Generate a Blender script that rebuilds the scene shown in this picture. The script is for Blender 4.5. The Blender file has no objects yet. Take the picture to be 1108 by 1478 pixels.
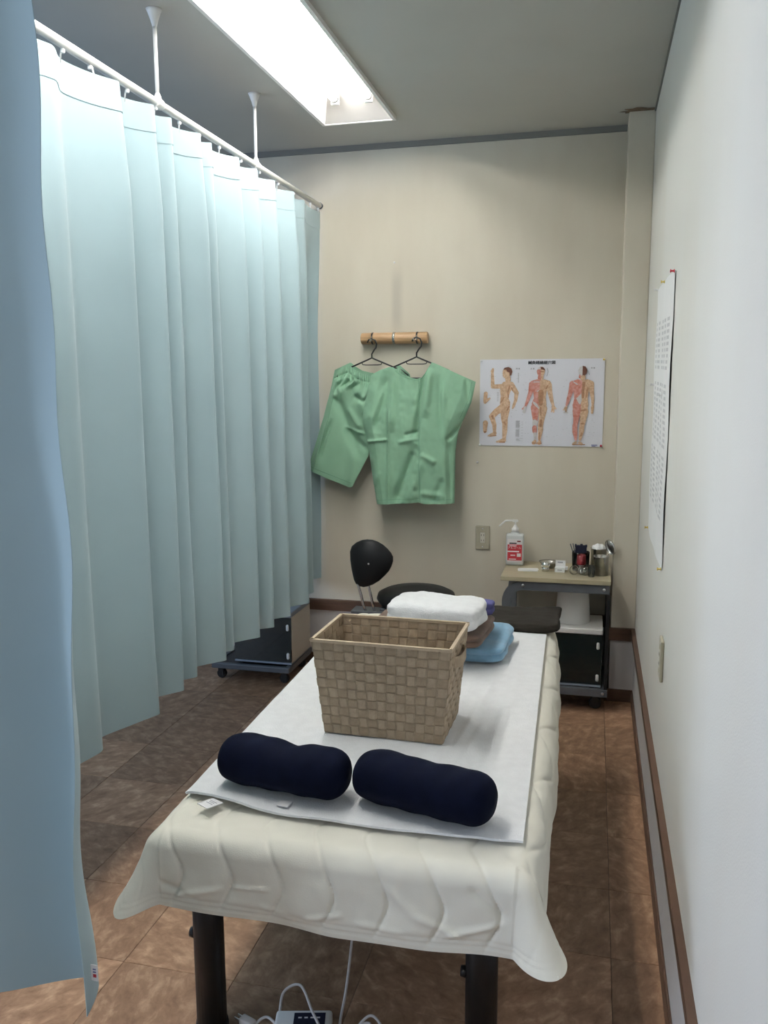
import bpy, bmesh, math, random
import numpy as np
from mathutils import Vector, Matrix, noise as mnoise

random.seed(7)
sc = bpy.context.scene
C = sc.collection
PI = math.pi

# ------------------------------------------------------------------ camera, world, light, exposure
CAM_F, YAW, PITCH, ROLL, CAM_H = 1221.87, 0.2426, 0.1533, -0.0056, 1.4759
D, WR, H = 4.114, 0.2113, 2.5902            # back wall y, right wall x, ceiling z
def camera():
    cy, sy, cp, sp, cr, sr = math.cos(YAW), math.sin(YAW), math.cos(PITCH), math.sin(PITCH), math.cos(ROLL), math.sin(ROLL)
    f = Vector((-sy * cp, cy * cp, -sp)); r = Vector((cy, sy, 0)); u = r.cross(f)
    r2 = cr * r + sr * u; u2 = -sr * r + cr * u
    m = Matrix((r2, u2, -f)).transposed().to_4x4(); m.translation = (0, 0, CAM_H)
    cd = bpy.data.cameras.new('camera'); cd.sensor_fit = 'VERTICAL'; cd.sensor_height = 36
    cd.lens = CAM_F * 36 / 1478; cd.clip_start = 0.02
    co = bpy.data.objects.new('camera', cd); co.matrix_world = m; C.objects.link(co); sc.camera = co
camera()
sc.view_settings.view_transform = 'Standard'; sc.view_settings.look = 'None'
sc.view_settings.gamma = 1; sc.view_settings.use_curve_mapping = False
sc.view_settings.exposure = 0.10
w = bpy.data.worlds.new('daylight'); sc.world = w; w.use_nodes = True
w.node_tree.nodes['Background'].inputs[0].default_value = (0.62, 0.78, 1.0, 1)
w.node_tree.nodes['Background'].inputs[1].default_value = 1.0
TUBE_STRENGTH = 50.0
WINDOW_WATTS = 82.0
def area(name, loc, rot, sx, sy, watts, col):
    l = bpy.data.lights.new(name, 'AREA'); l.shape = 'RECTANGLE'; l.size = sx; l.size_y = sy; l.energy = watts; l.color = col
    o = bpy.data.objects.new(name, l); o.location = loc; o.rotation_euler = rot; C.objects.link(o); return o
# daylight entering through the window in the left wall, behind the camera
area('daylight_area_lamp', (-3.93, -0.9, 1.7), (0, -PI / 2, 0), 1.3, 1.9, WINDOW_WATTS, (0.66, 0.78, 1.0))

area('daylight_area_lamp', (-3.93, 2.3, 1.6), (0, -PI / 2, 0), 1.2, 1.3, 20.0, (0.40, 0.66, 1.0))  # lamp added at the unseen second window to turn the bay bluer

# ------------------------------------------------------------------ helpers
def tag(o, label=None, cat=None, group=None, kind=None):
    if label: o['label'] = label
    if cat: o['category'] = cat
    if group: o['group'] = group
    if kind: o['kind'] = kind
    return o
def thing(name, label, cat, loc=(0, 0, 0), rotz=0, group=None):
    o = bpy.data.objects.new(name, None); o.empty_display_size = 0.05; C.objects.link(o)
    o.location = loc; o.rotation_euler = (0, 0, rotz)
    return tag(o, label, cat, group)
def link(name, me, m, parent=None, smooth=None):
    o = bpy.data.objects.new(name, me); C.objects.link(o)
    if m is not None and not me.materials:
        for x in (m if isinstance(m, (list, tuple)) else [m]): me.materials.append(x)
    if parent is not None: o.parent = parent
    return o
def obj(name, bm, m, parent=None, smooth=False, loc=None):
    bmesh.ops.recalc_face_normals(bm, faces=bm.faces)
    me = bpy.data.meshes.new(name); bm.to_mesh(me); bm.free()
    if smooth == 'auto':
        me.shade_smooth(); me.set_sharp_from_angle(angle=math.radians(38))
    elif smooth: me.shade_smooth()
    o = link(name, me, m, parent)
    if loc is not None: o.location = loc
    return o
def bm_(): return bmesh.new()
def box(bm, x0, x1, y0, y1, z0, z1, bev=0.0, seg=2, rot=None, mi=0):
    vs = [bm.verts.new(p) for p in ((x0, y0, z0), (x1, y0, z0), (x1, y1, z0), (x0, y1, z0), (x0, y0, z1), (x1, y0, z1), (x1, y1, z1), (x0, y1, z1))]
    if rot is not None:
        for v in vs: v.co = rot @ v.co
    fs = [bm.faces.new([vs[i] for i in q]) for q in ((3, 2, 1, 0), (4, 5, 6, 7), (0, 1, 5, 4), (1, 2, 6, 5), (2, 3, 7, 6), (3, 0, 4, 7))]
    for f in fs: f.material_index = mi
    if bev > 0:
        es = list({e for f in fs for e in f.edges})
        r = bmesh.ops.bevel(bm, geom=es, offset=bev, segments=seg, profile=0.5, affect='EDGES')
        for f in r['faces']: f.material_index = mi
    return vs
def frames(pts):
    pts = [Vector(p) for p in pts]; n = len(pts); T = []
    for i in range(n):
        a = pts[max(i - 1, 0)]; b = pts[min(i + 1, n - 1)]; T.append((b - a).normalized())
    up = Vector((0, 0, 1)) if abs(T[0].z) < 0.9 else Vector((0, 1, 0))
    N = [T[0].cross(up).normalized()]
    for i in range(1, n):
        v = N[-1] - T[i] * N[-1].dot(T[i]); N.append(v.normalized() if v.length > 1e-6 else N[-1])
    return pts, T, N
def tube(bm, pts, r, seg=8, closed=False, mi=0):
    pts, T, N = frames(pts); n = len(pts); rings = []
    for i in range(n):
        rr = r[i] if isinstance(r, (list, tuple)) else r
        B = T[i].cross(N[i])
        rings.append([bm.verts.new(pts[i] + (N[i] * math.cos(a) + B * math.sin(a)) * rr) for a in (2 * PI * k / seg for k in range(seg))])
    for i in range(n - 1):
        for k in range(seg):
            f = bm.faces.new((rings[i][k], rings[i][(k + 1) % seg], rings[i + 1][(k + 1) % seg], rings[i + 1][k])); f.smooth = True; f.material_index = mi
    if closed:
        for k in range(seg):
            f = bm.faces.new((rings[-1][k], rings[-1][(k + 1) % seg], rings[0][(k + 1) % seg], rings[0][k])); f.smooth = True
    else:
        bm.faces.new(rings[0][::-1]).material_index = mi; bm.faces.new(rings[-1]).material_index = mi
def flatbar(bm, pts, w, t, nrm):
    """bar of rectangular section: w across the path (in the path's plane), t along nrm"""
    pts = [Vector(p) for p in pts]; n = len(pts); nrm = Vector(nrm).normalized(); rings = []
    for i in range(n):
        a = pts[max(i - 1, 0)]; b = pts[min(i + 1, n - 1)]; T = (b - a).normalized(); S = T.cross(nrm).normalized()
        p = pts[i]
        rings.append([bm.verts.new(p + S * (w / 2 * sx) + nrm * (t / 2 * sy)) for sx, sy in ((-1, -1), (1, -1), (1, 1), (-1, 1))])
    for i in range(n - 1):
        for k in range(4): bm.faces.new((rings[i][k], rings[i][(k + 1) % 4], rings[i + 1][(k + 1) % 4], rings[i + 1][k]))
    bm.faces.new(rings[0][::-1]); bm.faces.new(rings[-1])
def lathe(bm, prof, seg=24, ctr=(0, 0, 0), mi=0, M=None):
    rings = []
    for r, z in prof:
        if r < 1e-5: rings.append([bm.verts.new((ctr[0], ctr[1], ctr[2] + z))])
        else: rings.append([bm.verts.new((ctr[0] + r * math.cos(2 * PI * k / seg), ctr[1] + r * math.sin(2 * PI * k / seg), ctr[2] + z)) for k in range(seg)])
    for a, b in zip(rings, rings[1:]):
        for k in range(seg):
            k2 = (k + 1) % seg
            if len(a) == 1 and len(b) == 1: continue
            if len(a) == 1: f = bm.faces.new((a[0], b[k], b[k2]))
            elif len(b) == 1: f = bm.faces.new((a[k], a[k2], b[0]))
            else: f = bm.faces.new((a[k], a[k2], b[k2], b[k]))
            f.material_index = mi; f.smooth = True
    if M is not None:
        for rg in rings:
            for v in rg: v.co = M @ v.co
def cyl(bm, c, r, h, seg=20, bev=0.0):
    pr = [(0, 0), (r, 0), (r, h), (0, h)] if bev <= 0 else [(0, 0), (r - bev, 0), (r, bev), (r, h - bev), (r - bev, h), (0, h)]
    lathe(bm, pr, seg, c)
def grid_obj(name, P, m, parent=None, smooth=True, close_u=False):
    n, k = P.shape[:2]
    idx = np.arange(n * k).reshape(n, k)
    if close_u: idx = np.vstack([idx, idx[:1]])
    q = np.stack([idx[:-1, :-1], idx[1:, :-1], idx[1:, 1:], idx[:-1, 1:]], -1).reshape(-1, 4)
    me = bpy.data.meshes.new(name); me.from_pydata(P.reshape(-1, 3).tolist(), [], q.tolist()); me.update()
    if smooth: me.shade_smooth()
    return link(name, me, m, parent)
def solid(o, t, off=-1):
    md = o.modifiers.new('thickness', 'SOLIDIFY'); md.thickness = t; md.offset = off
    es = o.modifiers.new('crisp_rim', 'EDGE_SPLIT'); es.split_angle = math.radians(55); return o
def vnoise(x, y, s=0):
    """smooth vectorised value noise in -1..1"""
    x = np.asarray(x, float); y = np.asarray(y, float)
    def h(i, j): v = np.sin(i * 127.1 + j * 311.7 + s * 74.7) * 43758.5453; return (v - np.floor(v)) * 2 - 1
    i = np.floor(x); j = np.floor(y); fx = x - i; fy = y - j
    fx = fx * fx * (3 - 2 * fx); fy = fy * fy * (3 - 2 * fy)
    return (h(i, j) * (1 - fx) + h(i + 1, j) * fx) * (1 - fy) + (h(i, j + 1) * (1 - fx) + h(i + 1, j + 1) * fx) * fy
def grid_normals(P):
    du = np.gradient(P, axis=0); dv = np.gradient(P, axis=1)
    n = np.cross(du, dv); l = np.linalg.norm(n, axis=-1, keepdims=True); l[l < 1e-9] = 1
    return n / l
def copy_tree(o, parent=None):
    c = o.copy(); C.objects.link(c); c.parent = parent
    for ch in list(o.children): copy_tree(ch, c)
    return c

# ------------------------------------------------------------------ materials
MAT = {}
def mat(name, col, rough=0.6, var=0.0, vscale=8.0, col2=None, bump=0.0, bscale=200.0, metal=0.0, trans=0.0, ior=1.45, sheen=0.0,
        spec=0.5, translucent=0.0, objrand=0.0, emit=0.0, stretch=None, coat=0.0, alpha=1.0, detail=4.0):
    m = bpy.data.materials.new(name); m.use_nodes = True; nt = m.node_tree; N = nt.nodes; L = nt.links
    b = N['Principled BSDF']; out = N['Material Output']
    b.inputs['Roughness'].default_value = rough; b.inputs['Metallic'].default_value = metal
    b.inputs['Specular IOR Level'].default_value = spec; b.inputs['IOR'].default_value = ior
    b.inputs['Transmission Weight'].default_value = trans; b.inputs['Sheen Weight'].default_value = sheen
    b.inputs['Coat Weight'].default_value = coat; b.inputs['Alpha'].default_value = alpha
    tc = N.new('ShaderNodeTexCoord'); vec = tc.outputs['Object']
    if stretch:
        mp = N.new('ShaderNodeMapping'); mp.inputs['Scale'].default_value = stretch; L.new(vec, mp.inputs[0]); vec = mp.outputs[0]
    c = (*col, 1); colout = None
    if var > 0 or col2:
        nz = N.new('ShaderNodeTexNoise'); nz.inputs['Scale'].default_value = vscale; nz.inputs['Detail'].default_value = detail
        L.new(vec, nz.inputs['Vector'])
        rp = N.new('ShaderNodeValToRGB')
        c2 = col2 if col2 else tuple(max(0, x * (1 - var)) for x in col)
        rp.color_ramp.elements[0].position = 0.36; rp.color_ramp.elements[1].position = 0.66
        rp.color_ramp.elements[0].color = (*c2, 1); rp.color_ramp.elements[1].color = c
        L.new(nz.outputs['Fac'], rp.inputs[0]); colout = rp.outputs[0]
    if objrand > 0:
        oi = N.new('ShaderNodeObjectInfo'); mr = N.new('ShaderNodeMapRange')
        mr.inputs['To Min'].default_value = 1 - objrand; mr.inputs['To Max'].default_value = 1 + objrand
        L.new(oi.outputs['Random'], mr.inputs['Value'])
        mx = N.new('ShaderNodeVectorMath'); mx.operation = 'SCALE'; L.new(mr.outputs[0], mx.inputs['Scale'])
        if colout: L.new(colout, mx.inputs[0])
        else: mx.inputs[0].default_value = col
        colout = mx.outputs[0]
    if colout: L.new(colout, b.inputs['Base Color'])
    else: b.inputs['Base Color'].default_value = c
    if bump > 0:
        bn = N.new('ShaderNodeTexNoise'); bn.inputs['Scale'].default_value = bscale; bn.inputs['Detail'].default_value = 3
        L.new(vec, bn.inputs['Vector'])
        bp = N.new('ShaderNodeBump'); bp.inputs['Strength'].default_value = bump; bp.inputs['Distance'].default_value = 0.004
        L.new(bn.outputs['Fac'], bp.inputs['Height']); L.new(bp.outputs[0], b.inputs['Normal'])
    if emit > 0:
        b.inputs['Emission Color'].default_value = c; b.inputs['Emission Strength'].default_value = emit
    if translucent > 0:
        tl = N.new('ShaderNodeBsdfTranslucent'); tl.inputs['Color'].default_value = c
        ms = N.new('ShaderNodeMixShader'); ms.inputs[0].default_value = translucent
        L.new(b.outputs[0], ms.inputs[1]); L.new(tl.outputs[0], ms.inputs[2]); L.new(ms.outputs[0], out.inputs['Surface'])
    MAT[name] = m; return m

def wall_mat(name, col, stain, stain_amt, bump):
    """painted wallpaper: fine woven relief and soft smoke stains that run downwards"""
    m = mat(name, col, rough=0.85, bump=bump, bscale=260, spec=0.2)
    nt = m.node_tree; N = nt.nodes; L = nt.links; b = N['Principled BSDF']
    tc = N.new('ShaderNodeTexCoord'); mp = N.new('ShaderNodeMapping'); mp.inputs['Scale'].default_value = (1.7, 1.7, 0.55); L.new(tc.outputs['Object'], mp.inputs[0])
    nz = N.new('ShaderNodeTexNoise'); nz.inputs['Scale'].default_value = 1.6; nz.inputs['Detail'].default_value = 5; L.new(mp.outputs[0], nz.inputs['Vector'])
    rp = N.new('ShaderNodeValToRGB'); rp.color_ramp.elements[0].position = 0.42; rp.color_ramp.elements[1].position = 0.78
    rp.color_ramp.elements[0].color = (0, 0, 0, 1); rp.color_ramp.elements[1].color = (stain_amt,) * 3 + (1,)
    L.new(nz.outputs['Fac'], rp.inputs[0])
    mx = N.new('ShaderNodeMix'); mx.data_type = 'RGBA'; mx.inputs[6].default_value = (*col, 1); mx.inputs[7].default_value = (*stain, 1)
    L.new(rp.outputs[0], mx.inputs[0]); L.new(mx.outputs[2], b.inputs['Base Color'])
    return m

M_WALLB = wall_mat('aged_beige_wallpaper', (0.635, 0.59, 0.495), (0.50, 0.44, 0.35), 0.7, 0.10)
M_WALLR = wall_mat('white_wallpaper', (0.69, 0.68, 0.645), (0.66, 0.63, 0.57), 0.6, 0.14)
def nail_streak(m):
    """soft grey streak mixed into the wallpaper colour under the old nail"""
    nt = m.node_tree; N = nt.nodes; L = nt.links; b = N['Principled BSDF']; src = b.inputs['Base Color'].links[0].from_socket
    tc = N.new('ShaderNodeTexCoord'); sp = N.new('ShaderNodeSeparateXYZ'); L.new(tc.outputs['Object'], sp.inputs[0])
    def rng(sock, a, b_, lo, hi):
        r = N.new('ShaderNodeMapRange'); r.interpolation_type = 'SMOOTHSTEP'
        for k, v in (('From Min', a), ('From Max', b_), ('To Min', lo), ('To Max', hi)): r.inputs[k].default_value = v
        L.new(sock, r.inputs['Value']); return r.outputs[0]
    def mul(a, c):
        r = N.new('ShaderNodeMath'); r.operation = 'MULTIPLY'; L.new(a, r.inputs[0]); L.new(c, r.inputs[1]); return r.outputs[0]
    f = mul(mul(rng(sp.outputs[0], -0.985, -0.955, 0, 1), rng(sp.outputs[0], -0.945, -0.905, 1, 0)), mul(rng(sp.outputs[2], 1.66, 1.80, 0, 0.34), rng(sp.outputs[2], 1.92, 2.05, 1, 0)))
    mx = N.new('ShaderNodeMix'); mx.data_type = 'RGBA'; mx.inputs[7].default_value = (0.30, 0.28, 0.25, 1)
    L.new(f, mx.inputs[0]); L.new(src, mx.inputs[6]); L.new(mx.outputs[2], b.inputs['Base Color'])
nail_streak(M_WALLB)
M_DADO = mat('pale_grey_dado', (0.60, 0.58, 0.57), 0.7, var=0.06, vscale=3)
M_CEIL = mat('ceiling_paint', (0.50, 0.49, 0.45), 0.9, var=0.06, vscale=2.0, bump=0.05, bscale=300)
M_TRIM = mat('brown_vinyl_trim', (0.115, 0.062, 0.038), 0.45, var=0.25, vscale=6, stretch=(1, 1, 12))
M_COVE = mat('grey_cornice', (0.20, 0.195, 0.18), 0.7)
M_GROUT = mat('dark_grout', (0.055, 0.035, 0.025), 0.8)
M_STAIN = mat('leak_stain', (0.30, 0.22, 0.15), 0.9, var=0.5, vscale=40)
def tile_mat():
    m = mat('brown_vinyl_tile', (0.5, 0.3, 0.2), 0.42, bump=0.12, bscale=55, spec=0.4)
    nt = m.node_tree; N = nt.nodes; L = nt.links; b = N['Principled BSDF']
    tc = N.new('ShaderNodeTexCoord'); oi = N.new('ShaderNodeObjectInfo')
    ad = N.new('ShaderNodeVectorMath'); ad.operation = 'ADD'; sc_ = N.new('ShaderNodeVectorMath'); sc_.operation = 'SCALE'
    cx = N.new('ShaderNodeCombineXYZ'); 
    for i in range(3): L.new(oi.outputs['Random'], cx.inputs[i])
    sc_.inputs['Scale'].default_value = 37.0; L.new(cx.outputs[0], sc_.inputs[0])
    rt = N.new('ShaderNodeVectorRotate'); rt.rotation_type = 'Z_AXIS'
    m1 = N.new('ShaderNodeMath'); m1.operation = 'MULTIPLY'; m1.inputs[1].default_value = 6.28; L.new(oi.outputs['Random'], m1.inputs[0])
    L.new(tc.outputs['Object'], rt.inputs['Vector']); L.new(m1.outputs[0], rt.inputs['Angle'])
    mp = N.new('ShaderNodeMapping'); mp.inputs['Scale'].default_value = (1.0, 1.6, 1.0); L.new(rt.outputs[0], mp.inputs[0])
    L.new(mp.outputs[0], ad.inputs[0]); L.new(sc_.outputs[0], ad.inputs[1])
    nz = N.new('ShaderNodeTexNoise'); nz.inputs['Scale'].default_value = 19; nz.inputs['Detail'].default_value = 7; nz.inputs['Distortion'].default_value = 0.35; nz.inputs['Roughness'].default_value = 0.62
    L.new(ad.outputs[0], nz.inputs['Vector'])
    rp = N.new('ShaderNodeValToRGB'); e = rp.color_ramp.elements
    e[0].position = 0.30; e[0].color = (0.215, 0.117, 0.066, 1); e[1].position = 0.72; e[1].color = (0.54, 0.355, 0.225, 1)
    k = e.new(0.52); k.color = (0.34, 0.200, 0.120, 1)
    L.new(nz.outputs['Fac'], rp.inputs[0])
    mr = N.new('ShaderNodeMapRange'); mr.inputs['To Min'].default_value = 0.80; mr.inputs['To Max'].default_value = 1.18; L.new(oi.outputs['Random'], mr.inputs['Value'])
    s2 = N.new('ShaderNodeVectorMath'); s2.operation = 'SCALE'; L.new(rp.outputs[0], s2.inputs[0]); L.new(mr.outputs[0], s2.inputs['Scale'])
    L.new(s2.outputs[0], b.inputs['Base Color'])
    return m
M_TILE = tile_mat()
M_CURT = mat('pale_aqua_curtain', (0.43, 0.57, 0.61), 0.75, var=0.05, vscale=3, bump=0.03, bscale=500, sheen=0.2, translucent=0.12)
M_WHITE = mat('white_enamel', (0.82, 0.80, 0.77), 0.35)
M_REFL = mat('white_reflector', (0.88, 0.88, 0.86), 0.5)
M_ENDP = mat('dimmed_end_plate', (0.30, 0.285, 0.27), 0.5)  # tray ends darkened in colour so the tubes' glare doesn't burn them out
M_CAP = mat('dark_lamp_cap', (0.07, 0.065, 0.06), 0.5)
M_TUBE = mat('fluorescent_glass', (1.0, 0.985, 0.95), 0.4, emit=TUBE_STRENGTH)
M_PLAST = mat('white_plastic', (0.80, 0.80, 0.78), 0.35)
M_CHROME = mat('chrome', (0.78, 0.78, 0.78), 0.14, metal=1)
M_STEEL = mat('brushed_steel', (0.66, 0.66, 0.64), 0.24, metal=1, var=0.15, vscale=30, stretch=(1, 1, 0.1))
M_GUN = mat('grey_steel_frame', (0.105, 0.115, 0.13), 0.45, var=0.15, vscale=12)
M_SCREW = mat('zinc_screw', (0.7, 0.7, 0.72), 0.3, metal=1)
M_BLACK = mat('black_plastic', (0.012, 0.012, 0.013), 0.4)
M_RUBBER = mat('black_rubber', (0.015, 0.015, 0.016), 0.7)
M_LEG = mat('black_steel_leg', (0.014, 0.013, 0.013), 0.38, var=0.2, vscale=5)
M_VINYL = mat('black_vinyl', (0.010, 0.011, 0.013), 0.5, bump=0.05, bscale=400, spec=0.3)
M_GLASSD = mat('dark_glass_door', (0.004, 0.010, 0.010), 0.08, spec=0.6, coat=0.3)
M_CABW = mat('beige_cabinet_panel', (0.60, 0.56, 0.48), 0.5, var=0.06, vscale=5)
M_CABG = mat('grey_cabinet_top', (0.27, 0.31, 0.36), 0.45)
M_LAMIN = mat('beige_laminate_top', (0.42, 0.37, 0.25), 0.4, var=0.12, vscale=9, stretch=(1, 6, 1))
M_PAPER = mat('white_paper', (0.80, 0.80, 0.80), 0.8, var=0.03, vscale=6)
M_POSTER = mat('poster_paper', (0.70, 0.70, 0.76), 0.55, var=0.03, vscale=3)
M_INK = mat('black_ink', (0.025, 0.025, 0.03), 0.7)
M_INKG = mat('grey_ink', (0.36, 0.36, 0.38), 0.7)
M_INKL = mat('pale_grey_print', (0.57, 0.57, 0.585), 0.7)
M_INKB = mat('blue_ink', (0.12, 0.13, 0.30), 0.7)
M_SKIN = mat('print_skin', (0.66, 0.47, 0.32), 0.6, vscale=110, col2=(0.46, 0.29, 0.18))
M_SKIN2 = mat('print_skin_shade', (0.42, 0.22, 0.12), 0.6, var=0.3, vscale=90)
M_MUSC = mat('print_muscle', (0.60, 0.33, 0.29), 0.6, vscale=90, col2=(0.47, 0.15, 0.11))
M_BONE = mat('print_bone', (0.62, 0.60, 0.60), 0.6, var=0.15, vscale=120)
M_HAIR = mat('print_hair', (0.13, 0.05, 0.03), 0.6)
M_PADC = mat('cream_quilted_cotton', (0.80, 0.765, 0.66), 0.85, var=0.05, vscale=5, bump=0.10, bscale=420, sheen=0.15)
M_TERRYW = mat('white_terry', (0.86, 0.86, 0.87), 0.95, var=0.05, vscale=40, bump=0.5, bscale=330, sheen=0.3)
M_TERRYBR = mat('brown_terry', (0.155, 0.095, 0.068), 0.95, var=0.2, vscale=40, bump=0.5, bscale=330, sheen=0.2)
M_TERRYDK = mat('dark_brown_terry', (0.022, 0.017, 0.012), 0.95, var=0.3, vscale=30, bump=0.5, bscale=330)
M_TERRYBL = mat('light_blue_terry', (0.24, 0.44, 0.62), 0.95, var=0.15, vscale=30, bump=0.5, bscale=330, sheen=0.3)
M_PURPLE = mat('violet_cloth', (0.085, 0.085, 0.24), 0.8, var=0.1, vscale=20)
M_NAVY = mat('navy_jersey', (0.0025, 0.0046, 0.017), 0.85, var=0.2, vscale=30, bump=0.08, bscale=600, spec=0.12)
M_STRAP = mat('beige_woven_strap', (0.45, 0.35, 0.245), 0.65, var=0.16, vscale=60, bump=0.25, bscale=260, objrand=0.05)
M_STRAP2 = mat('beige_strap_sheen_dark', (0.385, 0.295, 0.20), 0.65, var=0.16, vscale=60, bump=0.25, bscale=260, objrand=0.05)  # weave sheen painted in: same beige, darker than the horizontal straps
M_RIM = mat('beige_rim_strap', (0.52, 0.41, 0.29), 0.6, var=0.1, vscale=60, bump=0.2, bscale=260)
M_GREEN = mat('sage_green_cotton', (0.235, 0.42, 0.285), 0.8, var=0.07, vscale=9, bump=0.06, bscale=500, sheen=0.1)
M_GREEND = mat('green_seam', (0.10, 0.24, 0.16), 0.85)
M_BAMBOO = mat('bamboo', (0.50, 0.32, 0.17), 0.4, var=0.25, vscale=10, stretch=(0.6, 4, 14))
M_PLATE = mat('outlet_plate', (0.42, 0.385, 0.29), 0.45)
M_SOCK = mat('outlet_socket', (0.62, 0.60, 0.52), 0.4)
M_HDPE = mat('frosted_bottle', (0.66, 0.68, 0.67), 0.4, trans=0.15)
M_CLEAR = mat('clear_glass', (0.92, 0.95, 0.95), 0.03, trans=1.0, ior=1.45)
M_RED = mat('label_red', (0.52, 0.035, 0.05), 0.5)
M_REDDK = mat('dark_red_plastic', (0.16, 0.010, 0.014), 0.5)
M_LABELW = mat('label_white', (0.78, 0.76, 0.76), 0.5)
M_DNAVY = mat('dark_navy_plastic', (0.008, 0.010, 0.030), 0.5)
M_COTTON = mat('cotton_wool', (0.85, 0.85, 0.84), 1.0, bump=0.6, bscale=90)
M_PINR = mat('pin_red', (0.45, 0.02, 0.04), 0.3); M_PINY = mat('pin_yellow', (0.65, 0.48, 0.12), 0.3); M_PINW = mat('pin_clear', (0.8, 0.8, 0.8), 0.2)
M_CORD = mat('white_cord', (0.62, 0.58, 0.56), 0.5)
M_ALU = mat('window_aluminium', (0.5, 0.5, 0.5), 0.4, metal=0.8)
M_PANE = mat('window_glass', (0.9, 0.95, 1.0), 0.02, trans=1.0, ior=1.02)

# ------------------------------------------------------------------ room shell
XL, YF = -4.0, -2.3
def quad(bm, pts, mi=0): f = bm.faces.new([bm.verts.new(p) for p in pts]); f.material_index = mi; return f
def st(o): return tag(o, kind='structure')
b = bm_(); box(b, XL, WR, YF, D, -0.06, -0.003); floor = st(obj('floor', b, M_GROUT))
# vinyl tiles, each a piece of its own; cut pieces along the walls
TS = 0.3048; gx0 = 0.0855; gy0 = 3.59
meshes = {}
def tile_mesh(w, l):
    k = (round(w, 4), round(l, 4))
    if k not in meshes:
        bm = bm_(); box(bm, -w / 2, w / 2, -l / 2, l / 2, -0.003, 0.0, 0.0007, 1)
        me = bpy.data.meshes.new('tile'); bmesh.ops.recalc_face_normals(bm, faces=bm.faces); bm.to_mesh(me); bm.free(); me.materials.append(M_TILE); meshes[k] = me
    return meshes[k]
def cuts(lo, hi, ref):
    k0 = math.ceil((lo - ref) / TS - 1e-6); v = [lo]; k = k0
    while ref + k * TS < hi - 1e-6:
        if ref + k * TS > lo + 1e-6: v.append(ref + k * TS)
        k += 1
    return v + [hi]
gxs = cuts(XL, WR, gx0); gys = cuts(YF, D, gy0); gap = 0.0012
for xa, xb in zip(gxs, gxs[1:]):
    for ya, yb in zip(gys, gys[1:]):
        if xb - xa < 0.02 or yb - ya < 0.02: continue
        t = bpy.data.objects.new('tile', tile_mesh(xb - xa - gap, yb - ya - gap)); C.objects.link(t); t.parent = floor
        t.location = ((xa + xb) / 2, (ya + yb) / 2, random.uniform(-0.0004, 0.0))
# light aperture in the ceiling
LX0, LX1, LY0, LY1 = -1.172, -0.872, 2.43, 3.712
MY0, MY1 = 1.10, 2.382
b = bm_()
for x0, x1, y0, y1 in ((XL, LX0, YF, D), (LX1, WR, YF, D), (LX0, LX1, YF, MY0), (LX0, LX1, MY1, LY0), (LX0, LX1, LY1, D)): box(b, x0, x1, y0, y1, H, H + 0.02)
st(obj('ceiling', b, M_CEIL))
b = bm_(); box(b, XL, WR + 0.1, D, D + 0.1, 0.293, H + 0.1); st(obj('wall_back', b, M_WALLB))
b = bm_(); box(b, WR, WR + 0.1, YF, D, 0.293, H + 0.1); st(obj('wall_right', b, M_WALLR))
b = bm_(); box(b, XL, WR + 0.1, D, D + 0.1, -0.06, 0.293); st(obj('wall_back_lower', b, M_DADO))
b = bm_(); box(b, WR, WR + 0.1, YF, D, -0.06, 0.293); st(obj('wall_right_lower', b, M_DADO))
CX, CY = 0.1038, D - 0.2073                   # column in the corner
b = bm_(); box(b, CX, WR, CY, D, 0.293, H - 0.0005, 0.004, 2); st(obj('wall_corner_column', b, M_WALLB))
b = bm_(); box(b, CX, WR, CY, D, 0.0, 0.293); st(obj('wall_corner_column_lower', b, M_DADO))
# left wall with the window
WY0, WY1, WZ0, WZ1 = -1.9, 0.1, 1.0, 2.4
VY0, VY1 = 1.6, 3.0                            # unseen window added to bring blue light into the bay behind the aqua curtain
b = bm_()
for y0, y1, z0, z1 in ((YF, WY0, -0.06, H + .1), (WY1, VY0, -0.06, H + .1), (VY1, D, -0.06, H + .1), (WY0, WY1, -0.06, WZ0), (WY0, WY1, WZ1, H + .1), (VY0, VY1, -0.06, WZ0), (VY0, VY1, WZ1, H + .1)): box(b, XL - 0.1, XL, y0, y1, z0, z1)
st(obj('wall_left', b, M_WALLR))
b = bm_(); box(b, XL - 0.1, WR + 0.1, YF - 0.1, YF, -0.06, H + 0.1); st(obj('wall_front', b, M_WALLR))
for nm, a0, a1 in (('window_1', WY0, WY1), ('added_window', VY0, VY1)):
    b = bm_(); mid = (a0 + a1) / 2
    for y in (a0 + 0.02, mid, a1 - 0.02): box(b, XL - 0.07, XL - 0.03, y - 0.02, y + 0.02, WZ0, WZ1)
    for z in (WZ0 + 0.02, WZ1 - 0.02): box(b, XL - 0.07, XL - 0.03, a0, a1, z - 0.02, z + 0.02)
    win = st(obj(nm, b, M_ALU))
    for y0, y1 in ((a0 + 0.04, mid - 0.02), (mid + 0.02, a1 - 0.04)):
        b = bm_(); box(b, XL - 0.053, XL - 0.048, y0, y1, WZ0 + 0.04, WZ1 - 0.04); obj('pane', b, M_PANE, win)
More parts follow.
